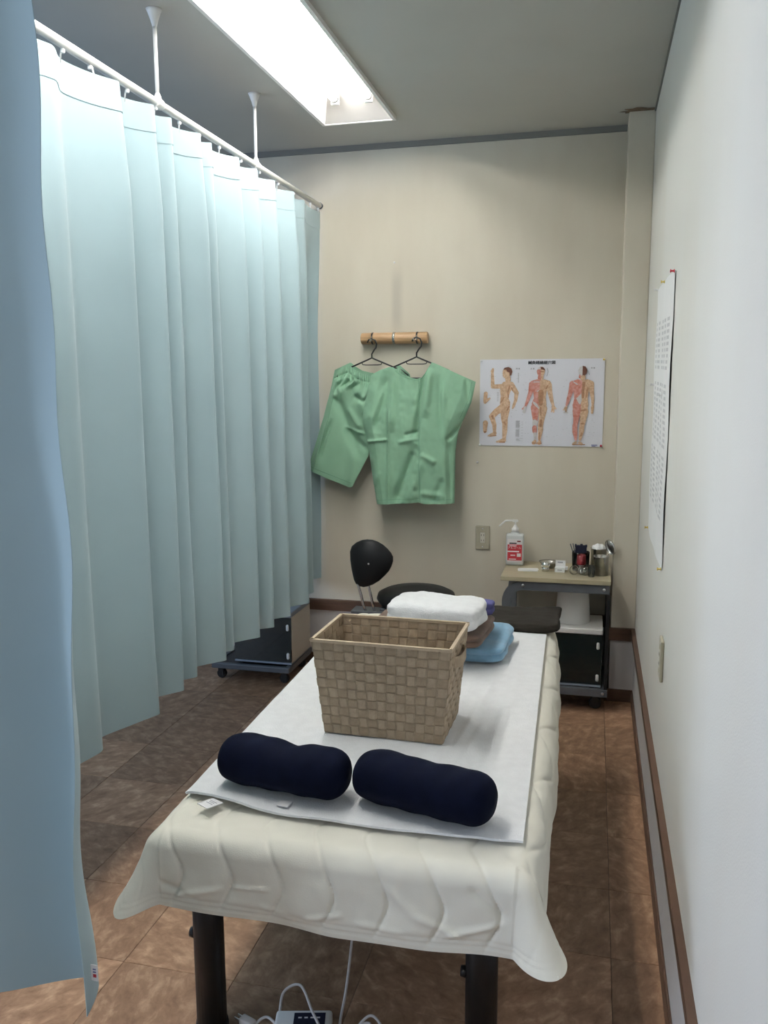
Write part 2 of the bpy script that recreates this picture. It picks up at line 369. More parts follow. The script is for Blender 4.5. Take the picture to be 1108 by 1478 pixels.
# dado rail: two-step brown moulding; baseboards
def rail_y(bm, x, y0, y1, z0, z1, t, s): box(bm, min(x, x + s * t), max(x, x + s * t), y0, y1, z0, z1)
b = bm_(); box(b, WR - 0.012, WR, YF, CY, 0.293, 0.338); box(b, WR - 0.017, WR, YF, CY, 0.338, 0.352); st(obj('trim_1', b, M_TRIM))
b = bm_(); box(b, XL, CX, D - 0.012, D, 0.293, 0.338); box(b, XL, CX, D - 0.017, D, 0.338, 0.352); st(obj('trim_2', b, M_TRIM))
b = bm_(); box(b, CX - 0.012, WR - 0.017, CY - 0.012, CY, 0.293, 0.338); box(b, CX - 0.017, WR - 0.017, CY - 0.017, CY, 0.338, 0.352)
box(b, CX - 0.012, CX, CY, D - 0.017, 0.293, 0.338); box(b, CX - 0.017, CX, CY, D - 0.017, 0.338, 0.352); st(obj('trim_3', b, M_TRIM))
b = bm_(); box(b, WR - 0.008, WR, YF, CY, 0, 0.058, 0.002, 1); st(obj('baseboard_right', b, M_TRIM))
b = bm_(); box(b, XL, CX, D - 0.008, D, 0, 0.058, 0.002, 1); st(obj('baseboard_back', b, M_TRIM))
b = bm_(); box(b, CX - 0.008, WR - 0.008, CY - 0.008, CY, 0, 0.058); box(b, CX - 0.008, CX, CY, D - 0.008, 0, 0.058); st(obj('baseboard_column', b, M_TRIM))
b = bm_(); box(b, XL, CX, D - 0.012, D, H - 0.025, H); st(obj('trim_4', b, M_COVE))
b = bm_(); box(b, WR - 0.006, WR, YF, CY, H - 0.008, H); st(obj('trim_5', b, M_COVE))
# brown leak stain, a crusted patch round the head of the column
b = bm_()
n = 40; ring = []
cen = b.verts.new((CX + 0.045, CY - 0.012, H - 0.0015))
for k in range(n):
    a = 2 * PI * k / n; r = 1 + 0.25 * math.sin(3 * a + 1) + 0.15 * math.sin(7 * a) + 0.1 * math.sin(11 * a + 2)
    ring.append(b.verts.new((min(CX + 0.045 + 0.075 * r * math.cos(a), WR - 0.007), CY - 0.012 + 0.028 * r * math.sin(a), H - 0.0015)))
for k in range(n): b.faces.new((cen, ring[k], ring[(k + 1) % n]))
o = obj('ceiling_stain', b, M_STAIN); o.name = 'ceiling_stain_patch'; st(o); solid(o, 0.001)

# ------------------------------------------------------------------ ceiling light
def ceiling_light(label, LY0, LY1):
    t = thing('ceiling_light', label, 'ceiling light', ((LX0 + LX1) / 2, (LY0 + LY1) / 2, H))
    hx = (LX1 - LX0) / 2; hy = (LY1 - LY0) / 2; dz = 0.105; s = 0.05; es = 0.11; ge = 0.125
    b = bm_()
    lo = [(-hx, -hy, -0.012), (hx, -hy, -0.012), (hx, hy, -0.012), (-hx, hy, -0.012)]
    up = [(-hx + s, -hy + es, dz), (hx - s, -hy + es, dz), (hx - s, hy - es, dz), (-hx + s, hy - es, dz)]
    lv = [b.verts.new(p) for p in lo]; uv = [b.verts.new(p) for p in up]
    for k in range(4): b.faces.new((lv[k], lv[(k + 1) % 4], uv[(k + 1) % 4], uv[k]))
    b.faces.new(uv)
    for f in b.faces:
        if abs(f.calc_center_median().y) > hy * 0.8: f.material_index = 1
    o = obj('reflector_tray', b, [M_REFL, M_ENDP], t); solid(o, 0.003, 0)
    b = bm_(); e = 0.014
    for x0, x1, y0, y1 in ((-hx - e, -hx, -hy - e, hy + e), (hx, hx + e, -hy - e, hy + e), (-hx, hx, -hy - e, -hy), (-hx, hx, hy, hy + e)): box(b, x0, x1, y0, y1, -0.016, 0.0)
    obj('frame', b, M_WHITE, t)
    for sx in (-0.072, 0.072):
        b = bm_(); tube(b, [(sx, -hy + ge, 0.054), (sx, hy - ge, 0.054)], 0.0163, 16); tb = obj('fluorescent_tube', b, M_TUBE, t)
        for sy in (-1, 1):
            b = bm_(); y = sy * (hy - ge); tube(b, [(sx, y, 0.054), (sx, y + sy * 0.014, 0.054)], 0.0185, 16); obj('end_cap', b, M_CAP, tb)
            b = bm_(); box(b, sx - 0.018, sx + 0.018, min(y + sy * 0.014, y + sy * 0.03), max(y + sy * 0.014, y + sy * 0.03), 0.030, dz, 0.003); obj('lamp_socket', b, M_PLAST, t)
ceiling_light('recessed twin-tube fluorescent light nearest the back wall, with white reflector tray', LY0, LY1)
ceiling_light('recessed twin-tube fluorescent light over the foot of the bed', MY0, MY1)

# ------------------------------------------------------------------ curtain rail and curtains
RX, RZ = -1.330, 2.322
def curtain_rail():
    t = thing('curtain_rail', 'white round curtain rail hung from the ceiling on thin rods', 'curtain rail', (RX, D, RZ))
    y0 = -2.80; y1 = -0.002
    b = bm_(); tube(b, [(0, y0, 0), (0, y1 - 0.012, 0)], 0.0125, 14); obj('rail', b, M_WHITE, t)
    b = bm_(); tube(b, [(0, y1 - 0.014, 0), (0, y1, 0)], 0.015, 14); obj('end_cap', b, M_GUN, t)
    for y in (2.515 - D, 3.30 - D):
        b = bm_(); tube(b, [(0, y, 0.02), (0, y, H - RZ - 0.03)], 0.0062, 10); r = obj('hanger_rod', b, M_WHITE, t)
        b = bm_(); lathe(b, [(0.0065, -0.05), (0.012, -0.03), (0.020, -0.008), (0.024, 0.0), (0, 0)], 20, (0, y, H - RZ)); obj('ceiling_cup', b, M_WHITE, r)
        b = bm_(); tube(b, [(0, y - 0.022, 0.0), (0, y - 0.014, 0.0), (0, y + 0.014, 0), (0, y + 0.022, 0)], [0.014, 0.0165, 0.0165, 0.014], 14); lathe(b, [(0.014, 0.006), (0.010, 0.022), (0.0066, 0.03), (0, 0.03)], 14, (0, y, 0)); obj('rail_clamp', b, M_WHITE, r)
curtain_rail()

def smooth(t): return t * t * (3 - 2 * t)
def main_curtain():
    t = thing('privacy_curtain', 'pale aqua pleated privacy curtain hanging along the bed from the ceiling rail', 'curtain', (RX, D, 0.43))
    peaks = [1.33, 1.48, 1.68, 1.96, 2.235, 2.44, 2.56, 2.745, 2.85, 3.06, 3.235, 3.43, 3.65, 3.82, 4.100]
    amps = [.05, .06, .06, .025, .06, .055, .036, .06, .032, .056, .056, .05, .058, .026, .0]
    zt, zb = 2.293, 0.466
    ns, nz = 560, 70
    ys = np.linspace(peaks[0], peaks[-1], ns)
    z = np.linspace(zt, zb, nz)
    k = np.clip(np.searchsorted(peaks, ys, side='right') - 1, 0, len(peaks) - 2)
    pk = np.array(peaks); am = np.array(amps)
    u = (ys - pk[k]) / (pk[k + 1] - pk[k])
    drop = 0.26
    A0 = am[k]; A1 = am[k + 1]; low = -0.8 * np.minimum(A0, A1)
    x = np.where(u < drop, A0 + (low - A0) * smooth(np.clip(u / drop, 0, 1)), low + (A1 - low) * np.clip((u - drop) / (1 - drop), 0, 1) ** 1.15)
    # round the profile off a little
    ker = np.hanning(15); ker /= ker.sum(); x = np.convolve(np.pad(x, 7, 'edge'), ker, 'valid')
    X = np.zeros((ns, nz)); Y = np.zeros((ns, nz)); Z = np.zeros((ns, nz))
    for j, zz in enumerate(z):
        h = (zt - zz) / (zt - zb)
        g = 0.62 + 0.38 * min(1, h * 6) + 0.25 * h
        X[:, j] = RX + x * g + 0.006 * vnoise(ys * 9, zz * 2.2 + ys, 3) * h
        last = np.exp(-((ys - 3.985) / 0.085) ** 2) * smooth(min(1.0, h / 0.35))
        X[:, j] -= 0.125 * last
        Y[:, j] = ys + 0.012 * h * np.sin(ys * 7) * np.clip((4.0 - ys) * 4, 0, 1)
        # the top sags a little between hooks
        Z[:, j] = zz - (0.008 * np.abs(np.sin(u * PI)) * (1 - h) if j < 20 else 0) + 0.012 * h * np.sin(ys * 3.1)
    P = np.stack([X - RX, Y - D, Z - 0.43], -1)
    cl = grid_obj('cloth', P, M_CURT, t); solid(cl, 0.0012, 0)
    # folded top band and hem, stitched on
    nb = 4
    band = P[:, :nb].copy(); N = grid_normals(P)[:, :nb]
    s = np.sign(N[..., :1]); s[s == 0] = 1
    o = grid_obj('heading_tape', band - N * 0.0016, M_CURT, t); solid(o, 0.001, 0)
    # hooks with little runners on the rail
    hk = bm_()
    rail_z = RZ - 0.43
    for yy in list((pk[4:-1] + np.diff(pk[4:]) * 0.5)) + [1.42, 1.58, 1.78, 2.03, 2.15, 4.08]:
        i = int(np.argmin(abs(ys - yy))); p = P[i, 0]
        b = bm_(); tube(b, [(p[0], p[1], p[2] - 0.01), (p[0] * 0.5, p[1], (p[2] + rail_z) / 2), (0, p[1], rail_z - 0.012)], 0.0028, 6)
        box(b, -0.005, 0.005, p[1] - 0.005, p[1] + 0.005, rail_z - 0.024, rail_z - 0.0126, 0.002, 1)
        obj('runner_hook', b, M_PLAST, t)
    hk.free()
main_curtain()

def near_curtain():
    t = thing('privacy_curtain', 'blue-tinged curtain panel with a small care label on its free edge', 'curtain', (-1.4, 1.16, 0.42))
    ns, nz = 220, 80
    zt, zb = 2.293, 0.400
    s = np.linspace(0, 1, ns)            # 0 = far left, 1 = free edge
    z = np.linspace(zt, zb, nz)
    P = np.zeros((ns, nz, 3))
    for j, zz in enumerate(z):
        h = (zt - zz) / (zt - zb)
        xe = -0.846 + 0.040 * smooth(min(1, max(0, (h - 0.15) / 0.85))) + 0.006 * math.sin(zz * 7) + 0.004 * math.sin(zz * 17)
        x = -2.35 + (xe + 2.35) * s
        y = 1.165 + 0.045 * np.sin((x + 0.95) * 13.5) * (0.6 + 0.4 * h) + 0.03 * np.sin(x * 5.1)
        # the free edge turns towards the doorway, more so lower down
        e = np.clip((x - (xe - 0.055)) / 0.055, 0, 1)
        y = y - (0.010 + 0.075 * smooth(np.clip((h - 0.30) / 0.7, 0, 1))) * e ** 1.5
        x = x - 0.012 * e ** 2 * smooth(np.clip((h - 0.4) / 0.6, 0, 1))
        P[:, j, 0] = x + 1.4; P[:, j, 1] = y - 1.16 + 0.004 * vnoise(x * 9, zz * 3, 5); P[:, j, 2] = zz - 0.42 + 0.006 * np.sin(x * 8) * h
    o = grid_obj('cloth', P, M_CURT, t); solid(o, 0.0012, 0)
    N = -grid_normals(P)
    o = grid_obj('heading_tape', P[:, :4] + N[:, :4] * 0.002, M_CURT, t); solid(o, 0.001, 0)
    # care label sewn to the free edge
    p = P[-1, -4] + np.array([0.004, 0.014, 0.004])
    b = bm_(); box(b, p[0] + 0.001, p[0] + 0.0135, p[1] - 0.0006, p[1] + 0.0006, p[2] - 0.016, p[2] + 0.014)
    cl = obj('care_label', b, M_LABELW, t); cl['label'] = 'small white care label'
    for z_, h_, m_ in ((-0.009, 0.006, M_RED), (0.000, 0.002, M_INKB), (0.005, 0.002, M_INKB)):
        b = bm_(); box(b, p[0] + 0.005, p[0] + 0.011, p[1] - 0.001, p[1] + 0.001, p[2] + z_, p[2] + z_ + h_); obj('print', b, m_, cl)
    # its own rail across the entrance
    r = thing('curtain_rail', 'white curtain rail crossing the entrance above the blue curtain', 'curtain rail', (-1.2, 1.17, RZ))
    b = bm_(); tube(b, [(-1.16, 0, 0), (1.40, 0, 0)], 0.0125, 12); obj('rail', b, M_WHITE, r)
    for x in (-0.8, 0.9):
        b = bm_(); tube(b, [(x, 0, 0.01), (x, 0, H - RZ - 0.03)], 0.0062, 10); rr = obj('hanger_rod', b, M_WHITE, r)
        b = bm_(); lathe(b, [(0.0065, -0.05), (0.012, -0.03), (0.024, 0.0), (0, 0)], 16, (x, 0, H - RZ)); obj('ceiling_cup', b, M_WHITE, rr)
    for k in range(9):
        i = 12 + k * 24; p = P[i, 0]; b = bm_(); tube(b, [(p[0], p[1], p[2] - 0.01), (p[0], 0.01, RZ - 0.42 - 0.011)], 0.0028, 6); obj('runner_hook', b, M_PLAST, t)
near_curtain()

# ------------------------------------------------------------------ treatment bed
BX, BY, BR = -0.466, 1.462, math.radians(1.3)
BL, BA, RHO = 1.630, 0.352, 0.036
ZT = 0.58
def bed_frame(name, label, cat, z=0, group=None): return thing(name, label, cat, (BX, BY, z), BR, group)
def bed():
    t = bed_frame('treatment_bed', 'padded treatment bed on black round steel legs', 'bed')
    b = bm_(); box(b, -BA - 0.012, BA + 0.012, 0.0, BL, 0.485, 0.563, 0.03, 4); obj('mattress', b, M_VINYL, t, 'auto')
    b = bm_()
    for x in (-0.325, 0.26): box(b, x, x + 0.04, 0.1, BL - 0.1, 0.44, 0.485)
    for y in (0.12, BL - 0.18): box(b, -0.325, 0.30, y, y + 0.04, 0.44, 0.485)
    obj('frame', b, M_LEG, t)
    for x in (-0.345, 0.275):
        for y in (0.155, BL - 0.16):
            b = bm_(); lathe(b, [(0, 0.012), (0.0345, 0.012), (0.0345, 0.485), (0, 0.485)], 24, (x, y, 0)); lg = obj('leg', b, M_LEG, t)
            b = bm_(); lathe(b, [(0, 0), (0.036, 0), (0.038, 0.006), (0.036, 0.02), (0, 0.02)], 24, (x, y, 0)); obj('rubber_foot', b, M_RUBBER, lg)
            b = bm_(); tube(b, [(x - 0.03, y, 0.235), (x - 0.044, y, 0.235)], [0.014, 0.011], 12); obj('knob', b, M_BLACK, lg)
bed()

def bend(r):
    r = np.asarray(r, float); q = RHO * PI / 2
    o = np.where(r < q, RHO * np.sin(np.clip(r, 0, q) / RHO), RHO); d = np.where(r < q, RHO * (1 - np.cos(np.clip(r, 0, q) / RHO)), RHO + r - q)
    return o, d
def ridge(Xp, Yp, x0, y0, x1, y1, w, a):
    d = np.array([x1 - x0, y1 - y0], float); L = np.hypot(*d); d /= L
    u = (Xp - x0) * d[0] + (Yp - y0) * d[1]; v = (Xp - x0) * -d[1] + (Yp - y0) * d[0]
    return a * np.exp(-(v / w) ** 2) * np.clip(u / (0.2 * L) + 0.3, 0, 1) * np.clip((L - u) / (0.2 * L) + 0.3, 0, 1)
def pad():
    t = bed_frame('mattress_pad', 'cream quilted mattress pad draped over the treatment bed', 'mattress pad', ZT)
    so, no, fo = 0.148, 0.174, 0.05         # overhang sideways, at the near end, at the far end
    us = np.concatenate([np.linspace(-BA - so, -BA, 40)[:-1], np.linspace(-BA, BA, 220)[:-1], np.linspace(BA, BA + so, 40)])
    vs = np.concatenate([np.linspace(-no, 0.0, 54)[:-1], np.linspace(0.0, BL, 400)[:-1], np.linspace(BL, BL + fo, 10)])
    U, V = np.meshgrid(us, vs, indexing='ij')
    du = np.clip(np.abs(U) - BA, 0, None); sx = np.sign(U); dn = np.clip(-V, 0, None); df = np.clip(V - BL, 0, None)
    # round off the pad's own corners, more at the right-hand one
    fu = du / so; fv = dn / no; pw = np.where(U > 0, 2.7, 6.0)
    mxf = np.maximum(fu, fv); nrm_ = (fu ** pw + fv ** pw) ** (1 / pw)
    scl = np.where((fu > 0) & (fv > 0), mxf / np.maximum(nrm_, 1e-9), 1.0)
    du = du * scl; dn2 = dn * scl
    dv = np.where(V < 0, dn2, df); sv = np.where(V < 0, -1, 1)
    r = np.hypot(du, dv); o, d = bend(r)
    nx = np.where(r > 1e-9, du / np.maximum(r, 1e-9), 0); ny = np.where(r > 1e-9, dv / np.maximum(r, 1e-9), 0)
    corner = (2 * nx * ny) * np.clip(r / 0.23, 0, 1.2)
    flare = np.where(U > 0, 0.125, 0.085) * corner ** 1.5 * (V < 0)
    # skirt leans out a touch and ripples
    lean = 0.10 * np.clip(d - RHO, 0, None) + 0.010 * np.clip(d / 0.15, 0, 1) * vnoise((U + V) * 7, U * 3, 9)
    X = sx * (np.minimum(np.abs(U), BA) + nx * (o + flare + lean)); Y = np.clip(V, 0, BL) + sv * ny * (o + flare + lean)
    Z = -d + np.where(U > 0, 0.020, 0.022) * corner + 0.010 * np.clip(-U / 0.4, 0, 1) * np.clip(dn / 0.1, 0, 1)
    P = np.stack([X, Y, Z], -1)
    # right-hand side bulges near the middle of the bed
    P[..., 0] += np.where(U > BA, 0.018 * np.sin(np.clip(V / BL, 0, 1) * PI) * np.clip(d / 0.05, 0, 1), 0)
    for _ in range(10):                     # relax the folds where the skirt turns the corner
        Q = P.copy(); Q[1:-1] = (P[:-2] + 2 * P[1:-1] + P[2:]) / 4
        wgt = np.clip(dn / 0.05, 0, 1)[..., None]; P = P * (1 - wgt) + Q * wgt
    N = grid_normals(P); N *= np.sign(N[140:141, 200:201, 2:3])
    # wavy quilting seams that run along the bed
    lam, ampw, sp = 0.300, 0.040, 0.105
    ph = (U + ampw * (2 / PI) * np.arcsin(np.sin(2 * PI * (V + 0.025) / lam) * 0.95) + 0.02) / sp
    wv = np.abs(np.sin(PI * ph)); puff = np.clip(wv, 0, 1) ** 0.36
    skirt = np.clip(d / 0.06, 0, 1)
    amp = 0.0032 + 0.0050 * skirt
    wr = vnoise(U * 26 + V * 9, V * 17 - U * 8, 2) * 0.0016 + vnoise(U * 60, V * 45, 4) * 0.0006 + skirt * 0.004 * vnoise(U * 14 - V * 10, V * 12, 6)
    edge = np.minimum(np.minimum(BA + so - np.abs(U), V + no), BL + fo - V)
    bind = -0.0022 * np.exp(-((edge - 0.014) / 0.0025) ** 2) - 0.0022 * np.exp(-((edge - 0.024) / 0.0025) ** 2)
    soft = np.clip(edge / 0.035, 0, 1)
    cw = np.clip(2 * nx * ny, 0, 1) ** 0.4
    gd = sp * np.arcsin(np.clip(wv, 0, 1)) / PI
    groove = -(0.0012 + 0.0016 * skirt) * np.exp(-(gd / 0.0045) ** 2)
    for x0, y0, x1, y1, w_, a_ in ((-0.33, -0.150, -0.22, -0.118, 0.006, 0.005), (-0.36, -0.120, -0.27, -0.150, 0.007, -0.005), (-0.20, -0.112, -0.12, -0.104, 0.004, 0.004), (-0.05, -0.150, 0.03, -0.128, 0.006, 0.005), (0.06, -0.140, 0.15, -0.150, 0.007, 0.005),
                                   (0.16, -0.110, 0.26, -0.145, 0.007, 0.006), (0.22, -0.148, 0.33, -0.110, 0.006, 0.006), (0.27, -0.05, 0.34, -0.10, 0.008, -0.006), (0.10, -0.06, 0.17, -0.11, 0.010, 0.004), (-0.14, -0.140, -0.07, -0.155, 0.006, 0.004)):
        groove = groove + ridge(U, V, x0, y0, x1, y1, w_, a_)
    disp = (amp * puff * soft + wr * soft + groove * soft) * (1 - 0.9 * cw) + bind * (1 - 0.6 * cw) + 0.003 * (1 - soft)
    P = P + N * disp[..., None]
    o = grid_obj('quilt', P, M_PADC, t); solid(o, 0.010, -1 if True else 1)
    return o
pad_obj = pad()

def towel_sheet():
    t = bed_frame('bath_towel', 'large flat white towel spread over the cream mattress pad', 'towel', ZT + 0.006)
    n, k = 150, 220
    xs = np.linspace(0, 1, n); ts = np.linspace(0, 1, k)
    S, T = np.meshgrid(xs, ts, indexing='ij')
    X = -0.372 + 0.732 * S
    near = np.interp(X, [-0.372, -0.34, -0.30, -0.25, -0.20, -0.1, 0.05, 0.2, 0.352], [0.122, 0.116, 0.104, 0.090, 0.080, 0.072, 0.064, 0.062, 0.070])
    far = 1.452 + 0.004 * np.sin(S * 9)
    Y = near + (far - near) * T
    du = np.clip(-X - 0.352, 0, None)
    o, d = bend(du)
    RT = RHO + 0.012; aa = du / RT
    Z = 0.009 - RT * (1 - np.cos(aa))
    Xp = np.where(du > 0, -0.352 - RT * np.sin(aa), X)
    Z = Z + 0.0022 * vnoise(X * 9, Y * 6, 1) + 0.0011 * vnoise(X * 26, Y * 19, 2)
    # lengthwise creases beside the basket and the lifted near left edge
    for x0, sl, a, y0, y1 in ((0.20, 0.10, 0.007, 0.40, 1.02), (0.235, 0.12, 0.005, 0.30, 0.95), (0.17, 0.03, 0.005, 0.72, 1.0), (0.27, 0.05, 0.004, 0.2, 0.8), (-0.10, -0.05, 0.004, 0.62, 0.95)):
        c = x0 + sl * (Y - 0.7); Z = Z + a * np.exp(-((X - c) / 0.012) ** 2) * np.clip((Y - y0) / 0.15, 0, 1) * np.clip((y1 - Y) / 0.15, 0, 1)
    dn = Y - near
    lift = 0.011 * np.exp(-((X + 0.26) / 0.075) ** 2) + 0.004 * np.exp(-((X + 0.06) / 0.06) ** 2) + 0.004 * np.exp(-((X - 0.2) / 0.08) ** 2)
    Z = Z + lift * np.clip(1 - dn / 0.07, 0, 1) ** 1.5
    P = np.stack([Xp, Y, Z], -1)
    ob = grid_obj('cloth', P, M_TERRYW, t); solid(ob, 0.005, -1)
    # woven border strip along the near edge
    # care label lying on the pad
    M = Matrix.Translation((-0.292, 0.076, 0.013)) @ Matrix.Rotation(math.radians(-28), 4, 'Z') @ Matrix.Rotation(math.radians(-6), 4, 'X')
    b = bm_(); box(b, -0.017, 0.017, -0.021, 0.021, -0.001, 0.001, 0.0005, 1, M); lb = obj('care_label', b, M_LABELW, t); lb['label'] = 'small white printed care label'
    b = bm_()
    for k2, (y, w_) in enumerate(((0.008, 0.011), (0.003, 0.008), (-0.003, 0.010))): box(b, -w_, w_, y, y + 0.002, 0.001, 0.0013, 0, 1, M)
    obj('print', b, M_INKG, lb)
towel_sheet()

def bolster(label, x0, y0, x1, y1, r, pinch, z):
    d = Vector((x1 - x0, y1 - y0, 0)); L = d.length; ang = math.atan2(d.y, d.x)
    t = thing('bolster_pillow', label, 'pillow', ((x0 + x1) / 2, (y0 + y1) / 2, z), ang, 'navy bolster pillows on the white towel')
    ns, nk = 64, 40
    P = np.zeros((ns, nk + 1, 3))
    for i in range(ns):
        s = -1 + 2 * i / (ns - 1); ss = np.sign(s) * (1 - (1 - abs(s)) ** 1.8) if False else s
        xx = ss * L / 2
        e = max(0.0, 1 - abs(ss) ** 8.0); rr = r * e ** 0.40
        for k in range(nk + 1):
            a = 2 * PI * k / nk
            cy, cz = math.cos(a), math.sin(a)
            pc = 1.0
            for px, pw, pa in pinch: pc -= pa * math.exp(-((ss - px) / pw) ** 2) * (0.35 + 0.65 * max(0, cz))
            yy = cy * rr * 1.06 * (0.5 + 0.5 * pc)
            zz = cz * rr * (pc if cz > 0 else 0.94) + 0.0
            zz += 0.0012 * math.sin(xx * 90 + 3 * a) * e
            P[i, k] = (xx, yy, zz + r * 0.94)
    me_o = grid_obj('cover', P, M_NAVY, t)
    return t
zt = ZT + 0.0175
b1 = bolster('navy bolster pillow with a pinched waist, beside its plumper twin', -0.782, 1.652, -0.480, 1.612, 0.056, [(0.12, 0.22, 0.20), (-0.55, 0.3, -0.02)], zt)
tg = bm_(); box(tg, 0.02, 0.046, -0.075, -0.052, 0.001, 0.003, 0.0006, 1); o = obj('care_label', tg, M_LABELW, b1); o['label'] = 'white care label'
bolster('evenly stuffed navy bolster pillow lying across the white towel', -0.468, 1.644, -0.167, 1.570, 0.0555, [(0.05, 0.35, 0.07), (-0.6, 0.3, -0.03)], zt)

# ------------------------------------------------------------------ woven basket
def basket():
    t = thing('woven_basket', 'beige woven strap basket standing open on the white towel', 'basket', (-0.484, 2.036, ZT + 0.0185), math.radians(-1.6))
    hb, wb, db, wt, dt = 0.244, 0.303, 0.200, 0.350, 0.236
    rows, ncx, ncy = 10, 13, 8
    off = 0.0017
    sides = [((-1, -1), (1, -1), ncx), ((1, -1), (1, 1), ncy), ((1, 1), (-1, 1), ncx), ((-1, 1), (-1, -1), ncy)]
    def corner(c, h): f = h / hb; return Vector((c[0] * (wb + (wt - wb) * f) / 2, c[1] * (db + (dt - db) * f) / 2, h))
    c0 = 0
    rh = hb / rows
    starts = []
    for a, bb, nc in sides: starts.append(c0); c0 += nc
    # upright straps, one object each
    for si, (a, bb, nc) in enumerate(sides):
        nrm = Vector((a[0] + bb[0], a[1] + bb[1], 0)).normalized()
        for c in range(nc):
            b = bm_(); prev = None
            for q in range(rows * 6 + 1):
                h = hb * q / (rows * 6); rr = min(int(h / rh), rows - 1)
                ph = math.sin((h / rh) * PI) * (1 if (rr % 2 == 0) else 1)
                front = 1 if (rr + starts[si] + c) % 2 == 0 else -1
                o = off * front * min(1.0, abs(math.sin(h / rh * PI)) * 3.0)
                pa = corner(a, h); pb = corner(bb, h); w0 = (c + 0.02) / nc; w1 = (c + 0.98) / nc
                v = (b.verts.new(pa.lerp(pb, w0) + nrm * o), b.verts.new(pa.lerp(pb, w1) + nrm * o))
                if prev: b.faces.new((prev[0], prev[1], v[1], v[0]))
                prev = v
            o_ = obj('upright_strap', b, M_STRAP2, t); solid(o_, 0.0010, 0)
    # horizontal straps, closed rings
    tot = c0
    for rI in range(rows):
        b = bm_(); lo = []; hi = []
        for si, (a, bb, nc) in enumerate(sides):
            nrm = Vector((a[0] + bb[0], a[1] + bb[1], 0)).normalized()
            for q in range(nc * 6):
                s = q / 6; c = min(int(s), nc - 1)
                front = -1 if (rI + starts[si] + c) % 2 == 0 else 1
                o = off * front * min(1.0, abs(math.sin(s * PI)) * 3.0)
                for lst, h in ((lo, (rI + 0.03) * rh), (hi, (rI + 0.97) * rh)):
                    lst.append(b.verts.new(corner(a, h).lerp(corner(bb, h), s / nc) + nrm * o))
        n = len(lo)
        for k in range(n): b.faces.new((lo[k], lo[(k + 1) % n], hi[(k + 1) % n], hi[k]))
        o_ = obj('horizontal_strap', b, M_STRAP, t); solid(o_, 0.0010, 0)
    # rim, base and side handles
    b = bm_()
    for (a, bb, nc) in sides:
        pa, pb = corner(a, hb), corner(bb, hb); n_ = Vector((a[0] + bb[0], a[1] + bb[1], 0)).normalized(); d_ = (pb - pa).normalized()
        p = [pa - d_ * 0.003, pb + d_ * 0.003]
        flatbar(b, [q + Vector((0, 0, 0.0005)) for q in p], 0.0085, 0.007, (0, 0, 1))
    obj('rim', b, M_RIM, t)
    b = bm_(); box(b, -wb / 2 + 0.002, wb / 2 - 0.002, -db / 2 + 0.002, db / 2 - 0.002, 0.0, 0.003); obj('base', b, M_STRAP, t)
    for s in (-1, 1):
        b = bm_(); x = s * (wb / 2 + (wt - wb) / 2 * 0.8)
        pts = [(x, -0.055, hb * 0.80), (x + s * 0.009, -0.047, hb * 0.80), (x + s * 0.015, -0.03, hb * 0.80), (x + s * 0.017, 0, hb * 0.80), (x + s * 0.015, 0.03, hb * 0.80), (x + s * 0.009, 0.047, hb * 0.80), (x, 0.055, hb * 0.80)]
        flatbar(b, pts, 0.0025, 0.027, (0, 0, 1)); obj('handle', b, M_STRAP, t)
basket()

# ------------------------------------------------------------------ folded linen on the bed
def folded(name, label, cat, m, loc, rz, wx, wy, h, layers, seed, tilt=(0, 0), crease=0.005, n=30, lump=0.004, group=None, roundness=5.0, parts=None):
    t = thing(name, label, cat, loc, rz, group)
    b = bm_(); bmesh.ops.create_cube(b, size=2); bmesh.ops.subdivide_edges(b, edges=b.edges[:], cuts=n, use_grid_fill=True)
    e = roundness
    for v in b.verts:
        p = v.co.copy(); l = (abs(p.x) ** e + abs(p.y) ** e + abs(p.z) ** e) ** (1 / e); q = p / l
        side = max(abs(q.x), abs(q.y))
        zz = (q.z + 1) / 2
        cr = crease * (1 - abs(math.sin(PI * layers * zz)) ** 0.5) * (1 if side > 0.9 else max(0, (side - 0.75) / 0.15))
        x = q.x * (wx / 2 - cr); y = q.y * (wy / 2 - cr); z = zz * h
        nz = mnoise.noise(Vector((x * 14 + seed, y * 14, z * 16))) * lump + mnoise.noise(Vector((x * 45 + seed, y * 45, z * 45))) * lump * 0.25
        x += nz * q.x * 1.5; y += nz * q.y * 1.5; z += nz * (0.9 if q.z > 0 else 0.0)
        z = max(z, 0.0005)
        z += zz * (tilt[0] * x + tilt[1] * y)
        v.co = (x, y, z)
    obj('cloth', b, m, t, True)
    return t
def bw(x, y):   # bed-local to world
    return (BX + x * math.cos(BR) - y * math.sin(BR), BY + x * math.sin(BR) + y * math.cos(BR))
z0 = ZT + 0.0175
folded('folded_towel', 'light blue folded towel lowest in the linen pile behind the basket', 'towel', M_TERRYBL, (-0.455, 2.690, z0 + 0.002), math.radians(-3), 0.42, 0.30, 0.062, 2, 1, tilt=(-0.015, 0.02), crease=0.010, lump=0.007, roundness=7)
folded('folded_towel', 'brown folded towel between the blue and white towels', 'towel', M_TERRYBR, (-0.490, 2.605, z0 + 0.071), math.radians(-5), 0.375, 0.28, 0.046, 2, 5, crease=0.009, lump=0.003, roundness=8)
folded('folded_towel', 'thick white folded towel on top of the linen pile', 'towel', M_TERRYW, (-0.463, 2.565, z0 + 0.1175), math.radians(-5), 0.30, 0.20, 0.082, 2, 9, crease=0.004, lump=0.007, roundness=5)
folded('folded_cloth', 'violet folded cloth tucked behind the white towel', 'cloth', M_PURPLE, (-0.425, 2.715, z0 + 0.1175), math.radians(-3), 0.25, 0.06, 0.046, 2, 3, crease=0.003, lump=0.002, roundness=8)
